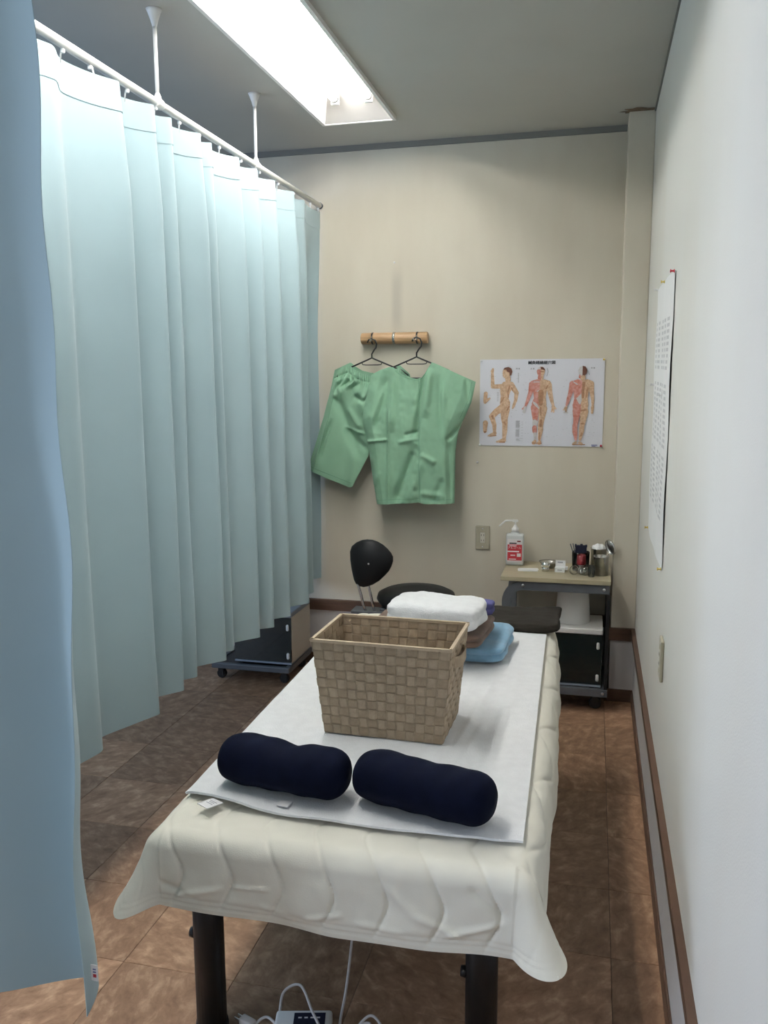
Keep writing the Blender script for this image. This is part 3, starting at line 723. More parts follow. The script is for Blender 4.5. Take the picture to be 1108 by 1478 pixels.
folded('towel_pillow', 'dark brown towelling pillow at the far head of the bed', 'pillow', M_TERRYDK, (-0.315, 3.036, ZT + 0.012), BR, 0.43, 0.22, 0.040, 1, 13, crease=0.004, lump=0.009, roundness=10, tilt=(0, 0.03))

# ------------------------------------------------------------------ garments on the bamboo rack
def px(x, y, Y):
    """photo pixel on a vertical plane y=Y -> world x,z (only used to read off measured outlines)"""
    cy, sy, cp, sp, cr, sr = math.cos(YAW), math.sin(YAW), math.cos(PITCH), math.sin(PITCH), math.cos(ROLL), math.sin(ROLL)
    f = Vector((-sy * cp, cy * cp, -sp)); r = Vector((cy, sy, 0)); u = r.cross(f); r2 = cr * r + sr * u; u2 = -sr * r + cr * u
    d = f + r2 * ((x - 554) / CAM_F) - u2 * ((y - 739) / CAM_F); k = Y / d.y
    return d.x * k, CAM_H + d.z * k
def rack():
    t = thing('bamboo_rack', 'short bamboo wall rack with a metal band and two hooks', 'wall rack', (-0.953, D, 1.682))
    L = 0.33; R = 0.028
    b = bm_(); tube(b, [(-L / 2, -0.031, 0), (-L / 2 + 0.004, -0.031, 0), (-0.06, -0.031, 0), (0.1, -0.031, 0), (L / 2 - 0.004, -0.031, 0), (L / 2, -0.031, 0)], [R - 0.003, R, R * 0.985, R * 0.985, R, R - 0.003], 24)
    obj('bamboo_pole', b, M_BAMBOO, t)
    b = bm_(); tube(b, [(-0.006, -0.031, 0), (0.006, -0.031, 0)], R + 0.0012, 24); obj('metal_band', b, M_STEEL, t)
    for x in (-0.108, 0.114):
        b = bm_(); tube(b, [(x - 0.004, -0.031, 0), (x + 0.004, -0.031, 0)], R + 0.0012, 24); hk = obj('hook_band', b, M_BLACK, t)
        b = bm_(); tube(b, [(x, -0.060, 0.012), (x, -0.064, -0.006), (x, -0.068, -0.016), (x, -0.080 - (0.045 if x > 0 else 0), -0.017), (x, -0.087 - (0.045 if x > 0 else 0), -0.006)], 0.003, 8); obj('hook', b, M_STEEL, hk)
rack()
def hanger(label, xc, zc, y, width, tilt):
    """zc = height of the neck joint"""
    t = thing('clothes_hanger', label, 'hanger', (xc, y, zc), 0, 'black clothes hangers on the bamboo rack')
    t.rotation_euler = (0, tilt, 0)
    b = bm_(); pts = [(0, 0, 0), (0, 0, 0.018), (0.010, 0, 0.034), (0.021, 0, 0.048), (0.024, 0, 0.066), (0.017, 0, 0.083), (0.0, 0, 0.091), (-0.015, 0, 0.086), (-0.022, 0, 0.072)]
    tube(b, pts, 0.0038, 8); obj('hook', b, M_BLACK, t)
    b = bm_(); w = width / 2
    pts = [(-w, 0, -0.085), (-w + 0.03, 0, -0.062), (-0.02, 0, -0.009), (0, 0, 0), (0.02, 0, -0.009), (w - 0.03, 0, -0.062), (w, 0, -0.085)]
    tube(b, pts, 0.0038, 8); tube(b, [(-w, 0, -0.085), (-w + 0.02, 0, -0.098), (0, 0, -0.1), (w - 0.02, 0, -0.098), (w, 0, -0.085)], 0.0035, 8); obj('arms', b, M_BLACK, t)
    b = bm_(); tube(b, [(-0.052, 0, -0.021), (-0.046, 0, -0.032), (-0.03, 0, -0.034), (0.03, 0, -0.034), (0.046, 0, -0.032), (0.052, 0, -0.021)], 0.0024, 8); obj('strap_bar', b, M_BLACK, t)
ySH, yTR = D - 0.122, D - 0.077
hx1, hz1 = px(601, 515, ySH); hx0, hz0 = px(536.5, 516.5, yTR)
hanger('black plastic hanger carrying the green shirt', hx1, hz1, ySH, 0.36, 0.0)
hanger('black plastic hanger carrying the green shorts', hx0, hz0, yTR, 0.36, 0.0)

def gridcloth(xl, xr, top, bot, ytop, folds, yfun, ns=110, nt=120):
    """sheet between edge curves given in photo-measured pixels; returns X, Z, pixel grids"""
    s = np.linspace(0, 1, ns); tt = np.linspace(0, 1, nt)
    S, T = np.meshgrid(s, tt, indexing='ij')
    x0 = xl[0][0]; x1 = xr[0][0]
    xt = x0 + (x1 - x0) * s
    ty = np.interp(xt, [p[0] for p in top], [p[1] for p in top])
    xb = xl[-1][0] + (xr[-1][0] - xl[-1][0]) * s
    by = np.interp(xb, [p[0] for p in bot], [p[1] for p in bot])
    Yp = ty[:, None] + (by - ty)[:, None] * T
    yl = xl[0][1] + (xl[-1][1] - xl[0][1]) * T; yr = xr[0][1] + (xr[-1][1] - xr[0][1]) * T
    XL_ = np.interp(yl, [p[1] for p in xl], [p[0] for p in xl]); XR_ = np.interp(yr, [p[1] for p in xr], [p[0] for p in xr])
    Xp = XL_ + (XR_ - XL_) * S
    return S, T, Xp, Yp
def to_world(Xp, Yp, depth, Y0):
    """measure outline on plane Y0, then push by depth towards the room"""
    cy, sy, cp, sp, cr, sr = math.cos(YAW), math.sin(YAW), math.cos(PITCH), math.sin(PITCH), math.cos(ROLL), math.sin(ROLL)
    f = np.array([-sy * cp, cy * cp, -sp]); r = np.array([cy, sy, 0.0]); u = np.cross(r, f); r2 = cr * r + sr * u; u2 = -sr * r + cr * u
    d = f + ((Xp - 554) / CAM_F)[..., None] * r2 - ((Yp - 739) / CAM_F)[..., None] * u2
    k = Y0 / d[..., 1]
    return np.stack([d[..., 0] * k, np.full_like(k, Y0) - depth, CAM_H + d[..., 2] * k], -1)
def shirt():
    Y0 = D - 0.118
    t = thing('patient_shirt', 'sage green short-sleeved patient shirt hanging in front of the shorts', 'shirt', (-0.83, Y0, 1.2))
    xl = [(536, 541), (525, 590), (523, 606), (530, 637), (544, 727)]
    xr = [(686, 551), (680, 580), (668, 606), (661, 622), (657, 650), (655.5, 726)]
    top = [(536, 541), (550, 534), (562, 530), (568, 530), (575, 536), (583, 541.5), (592, 545), (602, 547), (609, 545), (615, 538), (620, 529), (624, 523), (632, 526), (655, 537), (686, 551)]
    bot = [(544, 727), (575, 726), (606, 724), (615, 726), (640, 726), (655.5, 726)]
    S, T, Xp, Yp = gridcloth(xl, xr, top, bot, 0, None, None, 170, 190)
    edge = np.clip(np.minimum(S, 1 - S) / 0.10, 0, 1) ** 0.6
    dep = 0.034 * edge * (0.35 + 0.65 * np.clip(T * 3, 0, 1))
    F = [(612, 545, 600, 640, 4, -0.012), (622, 535, 616, 600, 5, 0.010), (601, 645, 571, 727, 6, -0.014), (612, 660, 590, 727, 6, 0.008), (563, 560, 562, 727, 1.6, 0.005), (530, 637, 562, 634, 2.0, 0.006),
         (577, 638, 606, 632, 3, 0.007), (585, 628, 606, 622, 3, -0.005), (560, 540, 545, 620, 6, -0.009), (570, 540, 566, 620, 5, 0.008), (640, 560, 645, 640, 4, 0.006), (634, 545, 638, 620, 4, -0.005),
         (647, 634, 668, 612, 3, -0.010), (648, 636, 650, 720, 4, -0.007), (640, 690, 626, 727, 5, -0.006), (610, 655, 630, 668, 4, 0.006), (555, 560, 540, 610, 4, 0.006), (610, 710, 640, 715, 4, 0.005), (540, 700, 552, 680, 4, 0.004),
         (672, 548, 676, 580, 3, -0.005)]
    for q in F: dep = dep + 1.7 * ridge(Xp, Yp, *q)
    pl = 605.5 + (Yp - 547) * 0.014                       # placket edge
    dep = dep + 0.006 / (1 + np.exp(-(Xp - pl) / 0.35)) * np.clip((pl + 55 - Xp) / 60, 0, 1)
    pk = np.exp(-((Xp - pl + 7) / 5) ** 2) * 0.0022 * vnoise(Xp * 0.1, Yp * 0.13, 8)
    dep = dep + pk * 2 + 0.004 * vnoise(Xp * 0.075, Yp * 0.045, 4) + 0.0015 * vnoise(Xp * 0.2, Yp * 0.16, 11)
    # a slight gather at the lower hem
    W = to_world(Xp, Yp, dep, Y0)
    loc = np.array(t.location)
    o = grid_obj('front_panel', W - loc, M_GREEN, t); solid(o, 0.0012, 0)
    # back panel: same outline with a shallow neck
    top2 = [(536, 541), (562, 531), (568, 531), (580, 535), (597, 536), (612, 531), (624, 524), (655, 538), (686, 551)]
    S, T, Xp2, Yp2 = gridcloth(xl, xr, [(p[0], p[1]) for p in top], bot, 0, None, None, 60, 60)
    dep2 = -0.004 * np.ones_like(S) - 0.010 * np.clip(np.minimum(S, 1 - S) / 0.2, 0, 1)
    W2 = to_world(Xp2, Yp2 + 0.8, dep2, Y0)
    o = grid_obj('back_panel', W2 - loc, M_GREEN, t); solid(o, 0.0012, 0)
    # seams: placket edge, hem, cuff as fine cords
    def seam(name, sel, off=0.0016, r=0.0011):
        b = bm_(); tube(b, [tuple(p - loc + np.array([0, -off, 0])) for p in sel], r, 5); obj(name, b, M_GREEND, t)
    path = []
    for j in range(2, W.shape[1] - 4, 3):
        i = int(np.argmin(np.abs(Xp[:, j] - pl[:, j] + 0.3))); path.append(W[i, j])
    seam('placket_seam', path)
    seam('hem_seam', W[4:-4:4, -7], 0.0010, 0.0007)
    n = W.shape[1]
    seam('cuff_seam', W[-6, 2:int(n * 0.32):3], 0.0010, 0.0007)
    seam('neck_seam', W[40:96:2, 2], 0.0010, 0.0008)
shirt()
def shorts():
    Y0 = D - 0.071
    t = thing('patient_shorts', 'sage green elastic-waist shorts hanging askew behind the shirt', 'shorts', (-1.15, Y0, 1.25))
    loc = np.array(t.location)
    top = [(483, 538), (492, 533), (505, 527), (512, 533), (522, 539), (535, 542), (550, 543), (566, 534), (576, 531), (592, 545)]
    Pw = []
    F = [(486, 570, 520, 660, 6, -0.012), (484, 574, 500, 560, 5, 0.010), (520, 560, 530, 600, 6, 0.010), (512, 572, 528, 580, 4, -0.010), (505, 590, 522, 618, 4, 0.008), (480, 606, 462, 660, 2.5, -0.008), (474, 610, 455, 672, 3, 0.006),
         (502, 618, 530, 650, 5, -0.008), (500, 616, 528, 626, 2, 0.006), (492, 560, 505, 548, 2, -0.007), (500, 562, 514, 550, 2, 0.007), (508, 560, 520, 553, 2, -0.006), (488, 552, 498, 545, 2, 0.005), (515, 640, 505, 700, 7, 0.006)]
    defs = [([(483, 538), (475, 570), (466.5, 603), (446, 672), (445.5, 677)], [(540, 542), (541, 600), (533, 657), (510, 702)], [(445.5, 677), (470, 688), (506, 702.5), (510, 702)]),
            ([(540, 542), (541, 600), (546, 655), (562, 698)], [(592, 545), (604, 590), (622, 690)], [(562, 698), (590, 700), (622, 690)])]
    for k, (xl, xr, bot) in enumerate(defs):
        S, T, Xp, Yp = gridcloth(xl, xr, top, bot, 0, None, None, 90, 130)
        ed = S if k == 0 else 1 - S
        dep = 0.026 * np.clip(ed / 0.12, 0, 1) ** 0.6 * np.clip(0.5 + T * 2, 0, 1) * np.clip(1 - np.clip(((1 - ed) if True else 0) - 0.86, 0, 1) * 5 * T, 0, 1)
        gather = np.exp(-((T - 0.06) / 0.05) ** 2) * 0.003 * np.sin(Xp * 2.1 + 2 * vnoise(Xp * 0.2, T * 4, 3)) + np.exp(-((T - 0.15) / 0.10) ** 2) * 0.006 * np.sin(Xp * 0.55 + Yp * 0.2 + 2.5 * vnoise(Xp * 0.11, Yp * 0.1, 6))
        dep = dep + gather + 0.002 * vnoise(Xp * 0.08, Yp * 0.07, 4) - 0.006 * np.exp(-((T - 0.065) / 0.01) ** 2)
        dep = dep * (1 - 0.5 * np.clip((Xp - 520) / 25, 0, 1)) + 0.004 * np.clip((Xp - 520) / 25, 0, 1)
        if k == 0:
            for q in F: dep = dep + 1.6 * ridge(Xp, Yp, *q)
        W = to_world(Xp, Yp, dep, Y0)
        Pw.append(W)
        o = grid_obj('leg_panel', W - loc, M_GREEN, t); solid(o, 0.0012, 0)
        W2 = to_world(Xp[::3, ::3], Yp[::3, ::3] - 4 * np.exp(-(T[::3, ::3] / 0.1) ** 2), -0.012 * np.clip(np.minimum(S, 1 - S)[::3, ::3] / 0.15, 0, 1), Y0)
        o = grid_obj('back_panel', W2 - loc, M_GREEN, t); solid(o, 0.0012, 0)
    W = Pw[0]
    def seam(name, sel, off=0.0012, r=0.0008):
        b = bm_(); tube(b, [tuple(p - loc + np.array([0, -off, 0])) for p in sel], r, 5); obj(name, b, M_GREEND, t)
    seam('hem_seam', W[3:-3:3, -6]); seam('side_seam', W[12, 12:-3:4])
shorts()

# ------------------------------------------------------------------ anatomy chart
def text_mesh(body, size):
    c = bpy.data.curves.new('text', 'FONT'); c.body = body; c.size = size; c.align_x = 'CENTER'; c.align_y = 'CENTER'; c.extrude = 0.0; c.offset = 0.0
    o = bpy.data.objects.new('text', c); C.objects.link(o); bpy.context.view_layer.update()
    dg = bpy.context.evaluated_depsgraph_get(); me = bpy.data.meshes.new_from_object(o.evaluated_get(dg)); bpy.data.objects.remove(o); bpy.data.curves.remove(c)
    me.materials.clear(); return me
def text(body, size, m, parent, loc, rot=(PI / 2, 0, 0), bold=0.0, name='lettering', sx=1.0):
    me = text_mesh(body, size)
    o = link(name, me, m, parent); o.location = loc; o.rotation_euler = rot; o.scale = (sx, 1, 1)
    return o
PX0, PX1, PZ0, PZ1 = -0.538, 0.041, 1.165, 1.575
def chart():
    cx, cz = (PX0 + PX1) / 2, (PZ0 + PZ1) / 2
    t = thing('anatomy_chart', 'white anatomy chart poster with three standing figures on the back wall', 'poster', (cx, D - 0.001, cz))
    w, h = PX1 - PX0, PZ1 - PZ0
    n, k = 40, 30
    S, T = np.meshgrid(np.linspace(-0.5, 0.5, n), np.linspace(-0.5, 0.5, k), indexing='ij')
    Yd = -0.003 - 0.0015 * np.sin(S * 7) * np.cos(T * 5) 
    P = np.stack([S * w, Yd * 0 - 0.003, T * h], -1)
    o = grid_obj('sheet', P, M_POSTER, t, False); solid(o, 0.0008, 0)
    def loc(x, y): return ((x - 692.5) / 178.5 * w - w / 2, h / 2 - (y - 519) / 125 * h)
    layer = [0.0042]
    def figure(scale, ox, oy, items, name):
        bm = bm_()
        for it in items:
            layer[0] += 0.00004; y = -layer[0]
            mi, pts = it[0], it[1:]
            P2 = [loc(ox + p[0] / scale, oy + p[1] / scale) + ((1.25 * p[2] / scale * w / 178.5) if len(p) > 2 else 0,) for p in pts]
            if len(pts[0]) == 2:      # polygon
                f = bm.faces.new([bm.verts.new((q[0], y, q[1])) for q in P2]); f.material_index = mi
            else:                     # chain of circles -> limb
                for a, b2 in zip(P2, P2[1:]):
                    d = Vector((b2[0] - a[0], b2[1] - a[1])); l = max(d.length, 1e-6); d /= l; nn = Vector((-d.y, d.x))
                    layer[0] += 0.000004; y = -layer[0]
                    vs = [(a[0] + nn.x * a[2], a[1] + nn.y * a[2]), (b2[0] + nn.x * b2[2], b2[1] + nn.y * b2[2]), (b2[0] - nn.x * b2[2], b2[1] - nn.y * b2[2]), (a[0] - nn.x * a[2], a[1] - nn.y * a[2])]
                    bm.faces.new([bm.verts.new((q[0], y, q[1])) for q in vs]).material_index = mi
                for q in P2:
                    layer[0] += 0.000004; y = -layer[0]
                    bm.faces.new([bm.verts.new((q[0] + q[2] * math.cos(a), y, q[1] + q[2] * math.sin(a))) for a in (2 * PI * k / 14 for k in range(14))]).material_index = mi
        me = bpy.data.meshes.new(name); bm.normal_update()
        for f in bm.faces:
            if f.normal.y > 0: f.normal_flip()
        bm.to_mesh(me); bm.free()
        for m in (M_SKIN, M_SKIN2, M_MUSC, M_BONE, M_HAIR, M_INK, M_INKG): me.materials.append(m)
        o = link(name, me, None, t)
    S_ = 10.95
    SK, SD, MU, BO, HA, IN, GR = range(7)
    # side view, foot raised on a step, arm bent
    figure(S_, 690, 515, [
        (SK, (490, 470, 32), (400, 465, 30), (240, 470, 26)), (SK, (235, 470, 26), (228, 300, 20), (225, 225, 16)), (SK, (225, 230, 22), (235, 195, 14)),
        (SK, (530, 440, 38), (620, 570, 28), (605, 700, 20)), (SK, (600, 705, 18), (575, 780, 18), (560, 815, 10)),
        (SK, (355, 470), (400, 400), (480, 375), (540, 400), (550, 500), (515, 560), (490, 650), (520, 720), (515, 800), (480, 860), (380, 850), (355, 740), (365, 620), (355, 540)),
        (SK, (400, 800, 48), (300, 870, 42), (225, 945, 36)), (SK, (225, 945, 34), (270, 1080, 28), (275, 1200, 20)), (SK, (280, 1215, 24), (220, 1240, 18), (175, 1255, 10)),
        (SK, (440, 830, 62), (430, 980, 44), (440, 1050, 36)), (SK, (440, 1050, 34), (440, 1180, 32), (430, 1300, 22)), (SK, (430, 1320, 28), (370, 1340, 20), (310, 1352, 10)),
        (SK, (480, 360, 36), (470, 310, 32)), (SK, (390, 260), (395, 215), (430, 190), (500, 190), (530, 240), (510, 300), (470, 340), (420, 335), (395, 310)),
        (HA, (400, 205), (420, 175), (480, 162), (530, 185), (548, 235), (530, 295), (505, 300), (500, 250), (460, 235), (450, 205)),
        (SD, (505, 470, 12), (480, 560, 8), (490, 640, 8)), (SD, (420, 640, 8), (370, 720, 8)), (SD, (500, 790, 10), (470, 850, 8)), (SD, (235, 940, 14), (250, 980, 8)), (SD, (430, 1040, 12), (455, 1080, 8)), (SD, (540, 490, 8), (560, 540, 6)),
        (SD, (360, 1355, 8), (440, 1355, 8)), (SD, (200, 1262, 6), (300, 1250, 6)),
        (SK, (125, 580, 26), (115, 700, 24)), (SK, (130, 700, 22), (190, 655, 10)), (SK, (140, 575, 14), (115, 720, 20)), (SK, (125, 1050, 34), (120, 1110, 28), (120, 1180, 24)), (SD, (118, 1195, 14), (130, 1190, 10))], 'printed_figure')
    figure(S_, 750, 515, [
        (SK, (470, 440, 36), (490, 560, 30), (515, 670, 24), (545, 770, 16)), (SK, (545, 790, 22), (590, 820, 8)), (SK, (545, 790, 20), (555, 870, 10)), (SK, (545, 790, 14), (520, 870, 6)),
        (MU, (205, 440, 40), (185, 560, 28), (145, 680, 22), (110, 780, 14)), (MU, (105, 795, 18), (60, 825, 8)), (BO, (105, 800, 16), (85, 870, 18)),
        (SK, (330, 390), (400, 360), (490, 385), (505, 440), (440, 540), (425, 640), (440, 740), (440, 800), (330, 830)),
        (MU, (330, 390), (330, 830), (215, 820), (205, 740), (240, 650), (225, 540), (165, 450), (190, 385), (290, 355)),
        (SK, (385, 820, 56), (370, 960, 40), (360, 1060, 32)), (SK, (355, 1060, 32), (355, 1160, 32), (340, 1300, 18)), (SK, (345, 1345, 22), (340, 1362, 26)),
        (MU, (255, 800, 50), (265, 920, 42), (268, 1000, 30)), (BO, (262, 1030, 32), (265, 1080, 30)), (MU, (260, 1120, 30), (262, 1180, 28)), (BO, (268, 1220, 22), (272, 1310, 16)), (SK, (270, 1335, 18), (250, 1360, 24)),
        (BO, (225, 700), (290, 740), (330, 800), (320, 830), (230, 740)), (BO, (230, 400, 6), (320, 400, 6)), (BO, (290, 545, 8), (340, 530, 8)),
        (SD, (350, 560, 34), (345, 660, 30), (350, 740, 26)), (SD, (430, 500, 10), (455, 460, 8)), (SD, (360, 1000, 12), (355, 1090, 16)), (SD, (345, 1200, 8), (340, 1320, 8)), (SD, (350, 800, 8), (355, 920, 8)), (SD, (230, 1364, 8), (370, 1366, 8)),
        (SK, (340, 345, 36), (340, 300, 34)), (SK, (340, 160), (385, 175), (405, 230), (395, 280), (360, 320), (340, 325)), (MU, (340, 325), (310, 315), (285, 275), (275, 230), (300, 175), (340, 160)),
        (HA, (330, 165), (370, 165), (405, 200), (408, 240), (395, 215), (345, 205)), (BO, (285, 210), (300, 175), (335, 165), (335, 200)), (SD, (345, 240, 6), (385, 240, 6)), (MU, (320, 330, 22), (325, 370, 14)), (GR, (440, 190, 4), (455, 240, 4), (435, 310, 4))], 'printed_figure')
    figure(S_, 805, 515, [
        (SK, (525, 430, 34), (535, 560, 28), (555, 680, 20), (555, 770, 14)), (SK, (555, 790, 20), (550, 880, 14)),
        (MU, (235, 430, 38), (210, 560, 28), (180, 670, 24), (155, 760, 14)), (SK, (145, 800, 18), (105, 840, 6)), (SK, (140, 800, 16), (145, 860, 10)), (BO, (110, 880, 6), (170, 880, 8)),
        (SK, (385, 380), (460, 360), (540, 390), (550, 450), (490, 560), (475, 650), (490, 760), (475, 850), (370, 850)),
        (MU, (385, 380), (375, 850), (255, 840), (245, 760), (270, 660), (255, 560), (205, 450), (220, 395), (320, 360)),
        (BO, (375, 580), (385, 680), (365, 760), (330, 720), (300, 660)), (SK, (430, 860, 52), (415, 980, 40), (405, 1060, 34)), (SK, (400, 1080, 32), (395, 1170, 32), (375, 1300, 16)), (SK, (370, 1350, 18), (400, 1370, 18)),
        (MU, (310, 850, 50), (310, 960, 38), (300, 1060, 30)), (MU, (290, 1080, 30), (295, 1180, 32), (310, 1300, 16)), (SK, (310, 1345, 16), (280, 1370, 18)),
        (BO, (250, 400, 6), (310, 440, 8)), (SD, (380, 850, 10), (455, 835, 10)), (SD, (410, 420, 18), (400, 540, 16), (400, 640, 14)), (SD, (470, 500, 10), (450, 640, 8)), (SD, (390, 1050, 10), (420, 1050, 10)), (SD, (400, 1210, 14), (390, 1240, 10)), (SD, (260, 1378, 6), (450, 1378, 6)),
        (SK, (390, 340, 34), (390, 300, 32)), (BO, (385, 155), (340, 175), (318, 230), (330, 290), (360, 310), (385, 300)), (HA, (385, 155), (430, 165), (455, 215), (450, 270), (425, 305), (385, 300)), (MU, (345, 330, 14), (345, 300, 10)), (GR, (470, 230, 4), (490, 290, 4))], 'printed_figure')
    def T_(body, size, x, y, m=M_INK, sx=1.0):
        q = loc(x, y); return text(body, size, m, t, (q[0], -0.0052, q[1]), sx=sx)
    for dx in (-0.3, 0.0, 0.3): pass
    T_('鍼灸経絡経穴図', 0.0170, 782, 524.2, sx=1.08); T_('鍼灸経絡経穴図', 0.0170, 782.25, 524.2, sx=1.08); T_('鍼灸経絡経穴図', 0.0170, 782.1, 524.4, sx=1.08)
    T_('側 面', 0.0085, 748, 532.6); T_('正 面', 0.0085, 769, 532.8); T_('背 面', 0.0085, 854.5, 532.4)
    b = bm_()
    def bar(x0, x1, y, hh):
        a = loc(x0, y); c = loc(x1, y + hh); quad(b, [(a[0], -0.0046, a[1]), (a[0], -0.0046, c[1]), (c[0], -0.0046, c[1]), (c[0], -0.0046, a[1])])
    for k2 in range(9): bar(746, 752.5 - (k2 % 3) * 0.6, 607.5 + k2 * 1.15, 0.55)
    for k2 in range(9): bar(746, 751.8 - (k2 % 2) * 0.8, 620.5 + k2 * 1.15, 0.55)
    for k2 in range(3): bar(747, 750.5 + k2 * 1.5, 633.5 + k2 * 1.3, 0.5)
    for k2 in range(11): bar(748.2, 749.6, 538.5 + k2 * 1.3, 0.8)
    for k2 in range(10): bar(718, 720.6, 566 + k2 * 1.4, 0.5)
    for k2 in range(7): bar(754, 757, 609 + k2 * 4, 0.4)
    random.seed(3)
    for fx, xs in ((0, (703, 760)), (1, (755, 806)), (2, (812, 860))):
        for k2 in range(46):
            y = random.uniform(540, 640); x = random.uniform(*xs); bar(x, x + random.uniform(1.2, 2.6), y, 0.28)
    obj('fine_print', b, M_INKG, t)
    b = bm_(); bar(855.5, 864, 641, 1.2); bar(856, 861.5, 643, 0.8); obj('publisher_mark', b, M_INKB, t)
chart()
def pin(label, loc, axis, m, group='push pins'):
    t = thing('push_pin', label, 'push pin', loc, 0, group)
    t.rotation_euler = Vector(axis).to_track_quat('Z', 'Y').to_euler()
    b = bm_(); lathe(b, [(0, 0.0), (0.0048, 0.0), (0.005, 0.0015), (0.0028, 0.003), (0.0026, 0.0085), (0.0048, 0.010), (0.005, 0.012), (0, 0.0125)], 14); obj('head', b, m, t)
    b = bm_(); tube(b, [(0, 0, -0.008), (0, 0, 0.0)], 0.0006, 6); obj('point', b, M_SCREW, t)
for lab, x, z, m in (('clear push pin at the anatomy chart upper corner near the shirt', PX0 + 0.006, PZ1 - 0.006, M_PINW), ('clear push pin at the anatomy chart upper corner near the column', PX1 - 0.005, PZ1 - 0.005, M_PINY),
                     ('white push pin at the anatomy chart lower corner near the shirt', PX0 + 0.004, PZ0 + 0.003, M_PINW), ('red push pin at the anatomy chart lower corner above the cart', PX1 - 0.006, PZ0 + 0.005, M_PINR)):
    pin(lab, (x, D - 0.0052, z), (0, -1, 0), m)
pin('white push pin stuck in the bare wall below the anatomy chart', (px(689, 667, D)[0], D - 0.0002, px(689, 667, D)[1]), (0, -1, 0), M_PINW)
# nail above the rack
b = bm_(); x, z = px(570, 380, D); tube(b, [(x, D + 0.004, z), (x, D - 0.018, z + 0.002)], 0.0018, 8); lathe(b, [(0, 0), (0.004, 0), (0.004, 0.001), (0, 0.001)], 10, M=Matrix.Translation((x, D - 0.018, z + 0.002)) @ Matrix.Rotation(PI / 2, 4, 'X'))
tag(obj('nail', b, M_SCREW), 'bare steel nail in the wall above the bamboo rack', 'nail')

# ------------------------------------------------------------------ notice on the right wall
def notice():
    y0, y1, z0, z1 = 2.575, 3.25, 0.925, 1.785
    t = thing('wall_notice', 'tall white printed notice sheet pinned to the right wall', 'notice', (WR, (y0 + y1) / 2, (z0 + z1) / 2))
    n, k = 40, 50
    S, T = np.meshgrid(np.linspace(0, 1, n), np.linspace(0, 1, k), indexing='ij')
    w, h = y1 - y0, z1 - z0
    out = 0.003 + 0.003 * np.sin(S * PI * 2.0) ** 2 + 0.003 * np.sin(T * 7 + S * 3) ** 2
    P = np.stack([-out, (S - 0.5) * w, (T - 0.5) * h + 0.015 * (S - 0.5)], -1)
    o = grid_obj('sheet', P, M_PAPER, t); solid(o, 0.0008, 0)
    b = bm_()
    random.seed(5)
    N = P
    for col in range(5):
        s0 = 0.12 + col * 0.165; s1 = s0 + 0.12
        for row in range(34):
            tt = 0.86 - row * 0.021
            if row in (9, 10, 22): continue
            e = s0 + (s1 - s0) * random.uniform(0.55, 1.0)
            pts = []
            for ss, t2 in ((s0, tt), (e, tt), (e, tt - 0.012), (s0, tt - 0.012)):
                i = ss * (n - 1); j = t2 * (k - 1); i0 = int(i); j0 = int(j); p = P[i0, j0] * (1 - (i - i0)) + P[min(i0 + 1, n - 1), j0] * (i - i0); q = P[i0, min(j0 + 1, k - 1)] * (1 - (i - i0)) + P[min(i0 + 1, n - 1), min(j0 + 1, k - 1)] * (i - i0)
                p = p * (1 - (j - j0)) + q * (j - j0); pts.append((p[0] - 0.0011, p[1], p[2]))
            b.faces.new([b.verts.new(p) for p in pts])
    obj('print', b, M_INKL, t)['kind'] = 'stuff'
    zc, yc = (z0 + z1) / 2, (y0 + y1) / 2
    for lab, ii, jj, m in (('red push pin at the notice upper corner', 0, k - 1, M_PINR), ('yellow push pin midway along the notice upper edge', 20, k - 1, M_PINY), ('white push pin at the notice upper corner by the column', n - 1, k - 1, M_PINW),
                           ('white push pin halfway down the notice on the column side', n - 2, 30, M_PINW), ('white push pin halfway down the notice, mid sheet', 12, 29, M_PINW),
                           ('yellow push pin at the notice lower corner by the column', n - 1, 0, M_PINY), ('yellow push pin at the notice lowest corner above the wall switch', 1, 0, M_PINY)):
        p = P[ii, jj]; pin(lab, (WR + p[0] - 0.0006, yc + p[1], zc + p[2]), (-1, 0, 0), m)
notice()

# ------------------------------------------------------------------ wall outlets
def outlet(label, loc, rotz):
    t = thing('wall_outlet', label, 'outlet', loc, rotz)
    b = bm_(); box(b, -0.035, 0.035, -0.009, 0, -0.06, 0.06, 0.004, 3); obj('cover_plate', b, M_PLATE, t)
    b = bm_(); box(b, -0.0115, 0.0115, -0.0105, -0.008, -0.026, 0.026, 0.0015, 2); s = obj('socket_block', b, M_SOCK, t)
    b = bm_()
    for z in (-0.013, 0.013):
        for x in (-0.006, 0.006): box(b, x - 0.0011, x + 0.0011, -0.0109, -0.0100, z - 0.0045, z + 0.0045)
    obj('slots', b, M_INK, s)
    for z in (-0.045, 0.045):
        b = bm_(); lathe(b, [(0, 0.0098), (0.0035, 0.0098), (0.0035, 0.0085)], 12, M=Matrix.Translation((0, 0, z)) @ Matrix.Rotation(PI / 2, 4, 'X')); obj('screw', b, M_SCREW, t)
outlet('beige wall outlet on the back wall beside the pump bottle', (-0.516, D, 0.710), 0)
outlet('beige wall outlet plate low on the right wall beneath the notice', (WR, 2.44, 0.69), -PI / 2)

